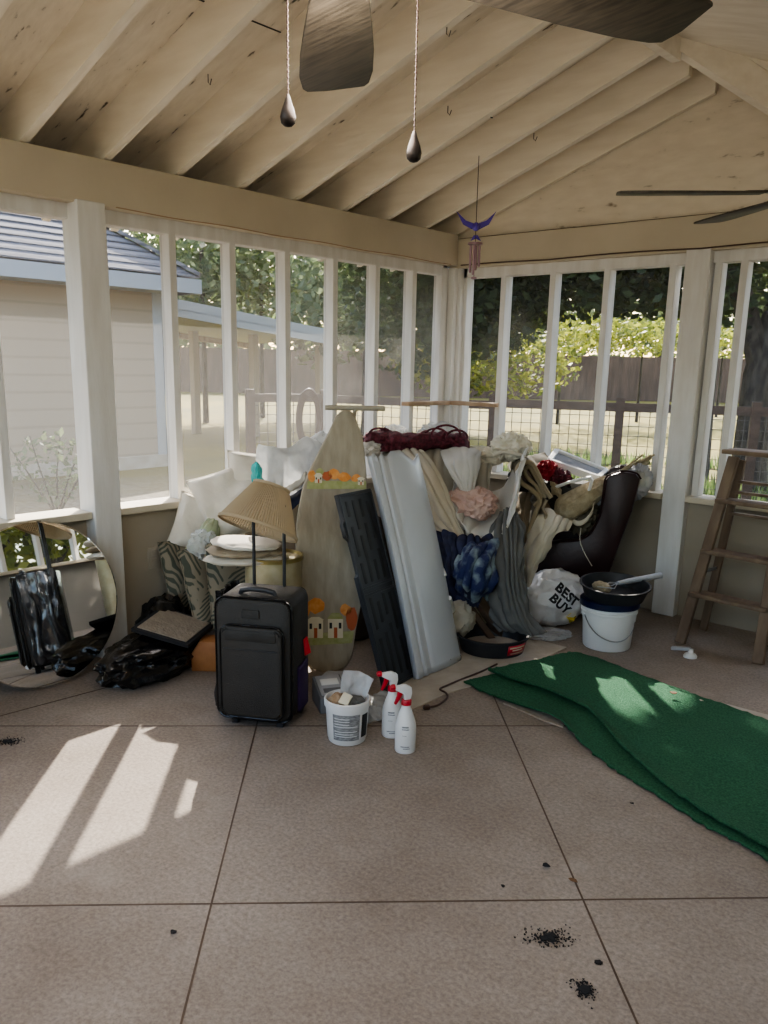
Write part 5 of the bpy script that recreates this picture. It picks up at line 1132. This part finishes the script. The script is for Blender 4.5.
# ------------------------------------------------------------------ trees
SUN = V((-.714*.817, .70*.817, .5765)).normalized()
def leaves(n, ells, size, seed, gaps=(), shell=.45, zmin=None):
    r = random.Random(seed); vs, fs = [], []; tot = [e[1].x*e[1].y*e[1].z for e in ells]
    for _ in range(n):
        c, ra = r.choices(ells, tot)[0]
        d = V((r.gauss(0, 1), r.gauss(0, 1), r.gauss(0, 1))).normalized(); k = r.uniform(shell, 1)**.6
        p = c+V((d.x*ra.x*k, d.y*ra.y*k, d.z*ra.z*k))
        if zmin is not None and p.z < zmin: continue
        if any(((p-g)-SUN*(p-g).dot(SUN)).length < w for g, w in gaps): continue
        s = size*r.uniform(.6, 1.35); x = V((r.gauss(0, 1), r.gauss(0, 1), r.gauss(0, .7))).normalized(); y = x.cross(V((r.gauss(0, 1), r.gauss(0, 1), r.gauss(0, 1)))).normalized()*.55
        o = len(vs); vs += [p-x*s, p+y*s, p+x*s, p-y*s]; fs.append((o, o+1, o+2, o+3))
    return MB().add(vs, fs)
def tree(name, label, base, trunk, ells, n, size, m, seed, group=None, gaps=(), zmin=None, limbs=()):
    t = thing(name, label, 'tree' if 'tree' in name else 'bush', base, group)
    if trunk: part('trunk', MB().tube([p for p, _ in trunk], [r for _, r in trunk], 12), 'bark', t)
    for l in limbs: part('limb', MB().tube([p for p, _ in l], [r for _, r in l], 8), 'bark', t)
    part('foliage', leaves(n, ells, size, seed, gaps, zmin=zmin), m, t, smooth=False, kind='stuff'); return t
def E3(u, v, d, rx, ry, rz): return (at(u, v, d), V((rx, ry, rz)))
spot = [(onfloor(u, v), w) for u, v, w in ((610, 684, .30), (572, 676, .2), (640, 694, .22), (590, 671, .17), (688, 690, .12))]
# live oak right outside the back windows
b0 = gp(752, 440, 12.3); b0.z = GZ
tr1 = [(b0+UP*-.1, .30), (b0+UP*.5, .23), (b0+UP*1.6+RH*.0, .21), (b0+UP*2.7+RH*.22, .2), (b0+UP*4.2+RH*.7, .15)]
lim = [[(b0+UP*1.7, .17), (b0+UP*2.6-RH*.35, .14), (b0+UP*3.8-RH*1.3, .09)], [(b0+UP*2.8+RH*.2, .14), (b0+UP*3.8-RH*.3, .1), (b0+UP*4.8-RH*2.2, .06)]]
tree('oak_tree', 'dark live oak with leaning trunk behind the step ladder, canopy over the back windows', b0, tr1,
     [E3(500, 225, 12.5, 1.6, 1.6, 1.5), E3(580, 215, 12, 1.9, 1.7, 1.35), E3(660, 200, 12, 1.8, 1.7, 1.5), E3(740, 200, 12.5, 1.8, 1.8, 1.7), E3(520, 150, 12, 2.6, 2.4, 1.7), E3(640, 120, 12, 2.6, 2.4, 1.8), E3(578, 292, 12, .9, .7, .45), E3(640, 285, 12, .9, .7, .45), E3(500, 305, 12.5, 1.0, .8, .5), E3(470, 320, 12.5, .6, .6, .5)], 26000, .075, 'leafd', 3, gaps=spot, limbs=lim)
b1 = gp(702, 440, 13.2); b1.z = GZ
tree('oak_tree', 'second dark oak with slim upright trunk left of the leaning one', b1, [(b1+UP*-.1, .16), (b1+UP*1.2, .12), (b1+UP*2.8-RH*.05, .12), (b1+UP*4.4, .09)],
     [E3(690, 230, 13.5, 1.6, 1.6, 1.3), E3(560, 235, 14, 2.4, 1.6, 1.2), E3(478, 260, 14, 1.6, 1.6, 1.6), E3(430, 230, 14, 1.9, 1.6, 2.0)], 15000, .08, 'leafd', 5, gaps=spot)
b2 = gp(457, 300, 11.0) + RH*1.0 - FH*2.5; b2.z = GZ
tree('oak_tree', 'near live oak whose boughs shade the porch corner windows', b2+RH*-1.0+FH*2.5, [(b2-RH*1.0+FH*2.5+UP*-.1, .2), (b2-RH*1.0+FH*2.5+UP*2.5, .16), (b2-RH*1.0+FH*2.5+UP*5, .12)],
     [(V((-7.5, 10.6, 6.0)), V((2.6, 2.2, 1.7))), (V((-5.0, 10.6, 5.4)), V((2.4, 2.0, 1.6))), (V((-6.5, 9.0, 4.6)), V((1.8, 1.2, 1.0))), E3(480, 320, 12, .9, .7, .5), E3(420, 320, 13, 1.2, .9, .9)], 16000, .08, 'leafd', 8, gaps=spot)
# yard trees seen over the patio
for k, (u, d, w, zt, m, lb) in enumerate(((135, 24, 2.6, 6.2, 'leafm', 'airy yard tree rising behind the house roof'), (205, 22, 2.3, 6.0, 'leafg', 'grey-green yard tree above the near end of the covered patio'), (262, 24, 2.6, 6.4, 'leafm', 'pale leafy yard tree above the middle of the covered patio'), (318, 25, 2.4, 6.0, 'leafg', 'yard tree at the far end of the covered patio'), (365, 19, 1.8, 5.2, 'leafg', 'dusty green yard tree between patio and dark oaks'), (405, 22, 2.2, 5.6, 'leafd', 'dark yard tree seen through the last left windows'))):
    p = gp(u, 380, d); p.z = gz(p.x, p.y); r9 = random.Random(k)
    tree('yard_tree', lb, p, [(p-UP*.1, .08), (p+UP*1.6, .06), (p+UP*(zt*.7), .05)],
         [(p+UP*(zt-1.4)+RH*r9.uniform(-.5, .5), V((w, w, 1.9))), (p+UP*(zt-2.6)-RH*w*.5, V((w*.7, w*.7, 1.2))), (p+UP*(zt-2.4)+RH*w*.55, V((w*.7, w*.7, 1.3)))], 3000, .115, m, 20+k, 'yard trees left of the oaks')
for k, (u, d, w, h, m, lb) in enumerate(((450, 20, 1.5, 1.5, 'leafy', 'sunny yellow-green shrub seen left in the back windows'), (500, 19, 1.8, 1.55, 'leafy', 'sunny yellow-green shrub second from left beyond the lawn'), (560, 24, 2.2, 1.9, 'leafy', 'bright shrub hanging over the far fence in the middle panes'), (640, 26, 2.4, 2.0, 'leafy', 'bright shrub by the fence left of the white back post'), (250, 40, 4.5, 1.6, 'leafm', 'far green shrub over the fence under the patio roof'), (720, 30, 2.4, 1.8, 'leafy', 'bright shrub far behind the oak trunks'))):
    p = gp(u, 380, d); p.z = gz(p.x, p.y); zc = 2.0 if k != 4 else 2.6
    tree('sunny_bush', lb, p, [(p-UP*.1, .05), (p+UP*zc, .03)], [(p+UP*(zc-(.35 if k < 2 else -.4)), V((w, w, h*(.5 if k < 2 else .28)))), (p+UP*(zc+(.2 if k < 2 else .55))+RH*w*.5, V((w*.6, w*.6, h*(.4 if k < 2 else .25))))], 1500, .085, m, 40+k, 'sunny bushes beyond the lawn')
# dark backdrop wood beyond the fence
for k, (u, w) in enumerate(((20, 5), (110, 6), (200, 6), (300, 6), (395, 6), (480, 6), (570, 6), (660, 6), (750, 6), (850, 6))):
    p = gp(u, 380, 50); p.z = .2
    tree('wood_tree', 'tall tree in the wood beyond the far fence', p, [(p-UP*.2, .3), (p+UP*5, .2)], [(p+UP*(4.2 if u < 350 else 5.5), V((w, w*.6, 2.4 if u < 350 else 3.2))), (p+UP*3.4+RH*2, V((w*.7, w*.5, 2.2)))], 1700, .27, 'leafm' if k % 2 else 'leafg', 60+k, 'trees beyond the far fence')
# low plants by the house and along the wire fence
p = gp(52, 440, 9.6); p.z = GZ; tree('wispy_bush', 'thin wispy bush against the neighbouring house wall', p, None, [(p+UP*.5, V((.5, .4, .4)))], 260, .045, 'leafg', 81, limbs=[[(p+V((0, 0, -.05)), .012), (p+RH*.3*s+UP*.45, .008), (p+RH*.55*s+UP*(.85-.1*abs(s))+FH*.1, .004)] for s in (-1, -.5, .1, .6, 1)])
for k, (u, d, w) in enumerate(((470, 8.6, .5), (508, 8.8, .45), (590, 9.0, .5), (632, 8.7, .55), (672, 9.0, .5), (452, 8.9, .4))):
    p = gp(u, 440, d); p.z = GZ; tree('low_bush', ('low green plants at the foot of the wire fence, ' + ('corner end', 'left panes', 'middle panes', 'right of the middle panes', 'next to the white back post', 'leftmost tuft')[k]), p, None, [(p+UP*.16, V((w, .35, .2)))], 420, .045, 'leafm', 90+k, 'low plants along the wire fence', zmin=GZ)
wr_ = random.Random(77); ws, wf_ = [], []
for _ in range(5200):
    p = onfloor(wr_.uniform(455, 800), 440, -.1); p = gp(wr_.uniform(455, 800), 440, wr_.uniform(9.6, 15.5)**1.0); p.z = gz(p.x, p.y)
    if noise.noise(p*.45) < -.12: continue
    a = wr_.uniform(0, 6.3); s = wr_.uniform(.03, .075); d_ = V((math.cos(a), math.sin(a), 0)); o_ = len(ws); tp = p+UP*wr_.uniform(.08, .26)+d_*.06
    ws += [p-V((d_.y, -d_.x, 0))*s*.6, p+V((d_.y, -d_.x, 0))*s*.6, tp]; wf_.append((o_, o_+1, o_+2))
wo = solo('weeds', MB().add(ws, wf_), 'leafm', 'green weeds in the shade along the brown railed wire fence', 'weeds', smooth=False); wo['kind'] = 'stuff'
# greenery beyond the right-hand windows, seen only in the mirror
for k, (x, y, lb) in enumerate(((6.5, 3.2, 'leafy tree outside the right-hand windows, seen in the mirror'), (6.2, 6.5, 'second leafy tree outside the right-hand windows, seen in the mirror'), (7.0, .2, 'leafy tree beyond the right-hand windows nearest the camera, seen in the mirror'))):
    p = V((x, y, GZ)); tree('garden_tree', lb, p, [(p, .14), (p+UP*1.4, .1), (p+V((.4, .5, 3.))*1., .06)], [(p+UP*2.6, V((1.7, 1.7, 1.7)))], 2600, .12, 'leafy', 120+k, limbs=[[(p+UP*.9, .06), (p+V((-.5, s*.8, 2.2)), .03)] for s in (-1, 1)])

for k, (x, y) in enumerate(((9.5, 2), (9, 7), (8.5, -4), (2.5, 11.5))):  # out-of-view trees added to cut sky light from the right
    p = V((x, y, GZ)); tree('added_shade_tree', 'tall dark unseen tree added right of the porch to block sky light', p, [(p, .2), (p+UP*3, .14)], [(p+UP*4.6, V((3, 3, 2.6)))], 4200, .24, 'leafd', 140+k, 'unseen trees added right of the porch for shade')
# ------------------------------------------------------------------ light
w = bpy.data.worlds.new('sky'); scn.world = w; w.use_nodes = True; N = w.node_tree.nodes; sk = N.new('ShaderNodeTexSky')
mxw = N.new('ShaderNodeMix'); mxw.data_type = 'RGBA'; mxw.inputs[0].default_value = .35; mxw.inputs[7].default_value = (1.0, .95, .86, 1); sk.sky_type = 'NISHITA'; sk.sun_disc = False; sk.sun_elevation = R(35.2); sk.sun_rotation = math.atan2(SUN.x, SUN.y); sk.air_density = 1.2; sk.dust_density = 2.5
w.node_tree.links.new(sk.outputs[0], mxw.inputs[6]); w.node_tree.links.new(mxw.outputs[2], N['Background'].inputs[0]); N['Background'].inputs[1].default_value = .42
sl_ = bpy.data.lights.new('sun', 'SUN'); so = bpy.data.objects.new('sun', sl_); C.objects.link(so); sl_.energy = 5.4; sl_.angle = R(.55); sl_.color = (1, .93, .82)
so.rotation_euler = SUN.to_track_quat('Z', 'Y').to_euler(); so.location = (-8, 8, 10)
lb_l = bpy.data.lights.new('fan_fill_light', 'POINT'); lo_ = bpy.data.objects.new('fan_fill_light', lb_l); C.objects.link(lo_); lo_.location = (-.977, .981, 1.985); lb_l.energy = 13; lb_l.color = (1, .93, .84); lb_l.shadow_soft_size = .2  # fill light added below the fan bowl to brighten the ceiling
scn.view_settings.view_transform = 'AgX'; scn.view_settings.look = 'AgX - Medium High Contrast'; scn.view_settings.exposure = 1.68
scn.cycles.max_bounces = 8; scn.cycles.diffuse_bounces = 5; scn.cycles.transparent_max_bounces = 12; scn.cycles.caustics_reflective = False; scn.cycles.caustics_refractive = False
scn.cycles.sample_clamp_indirect = 6
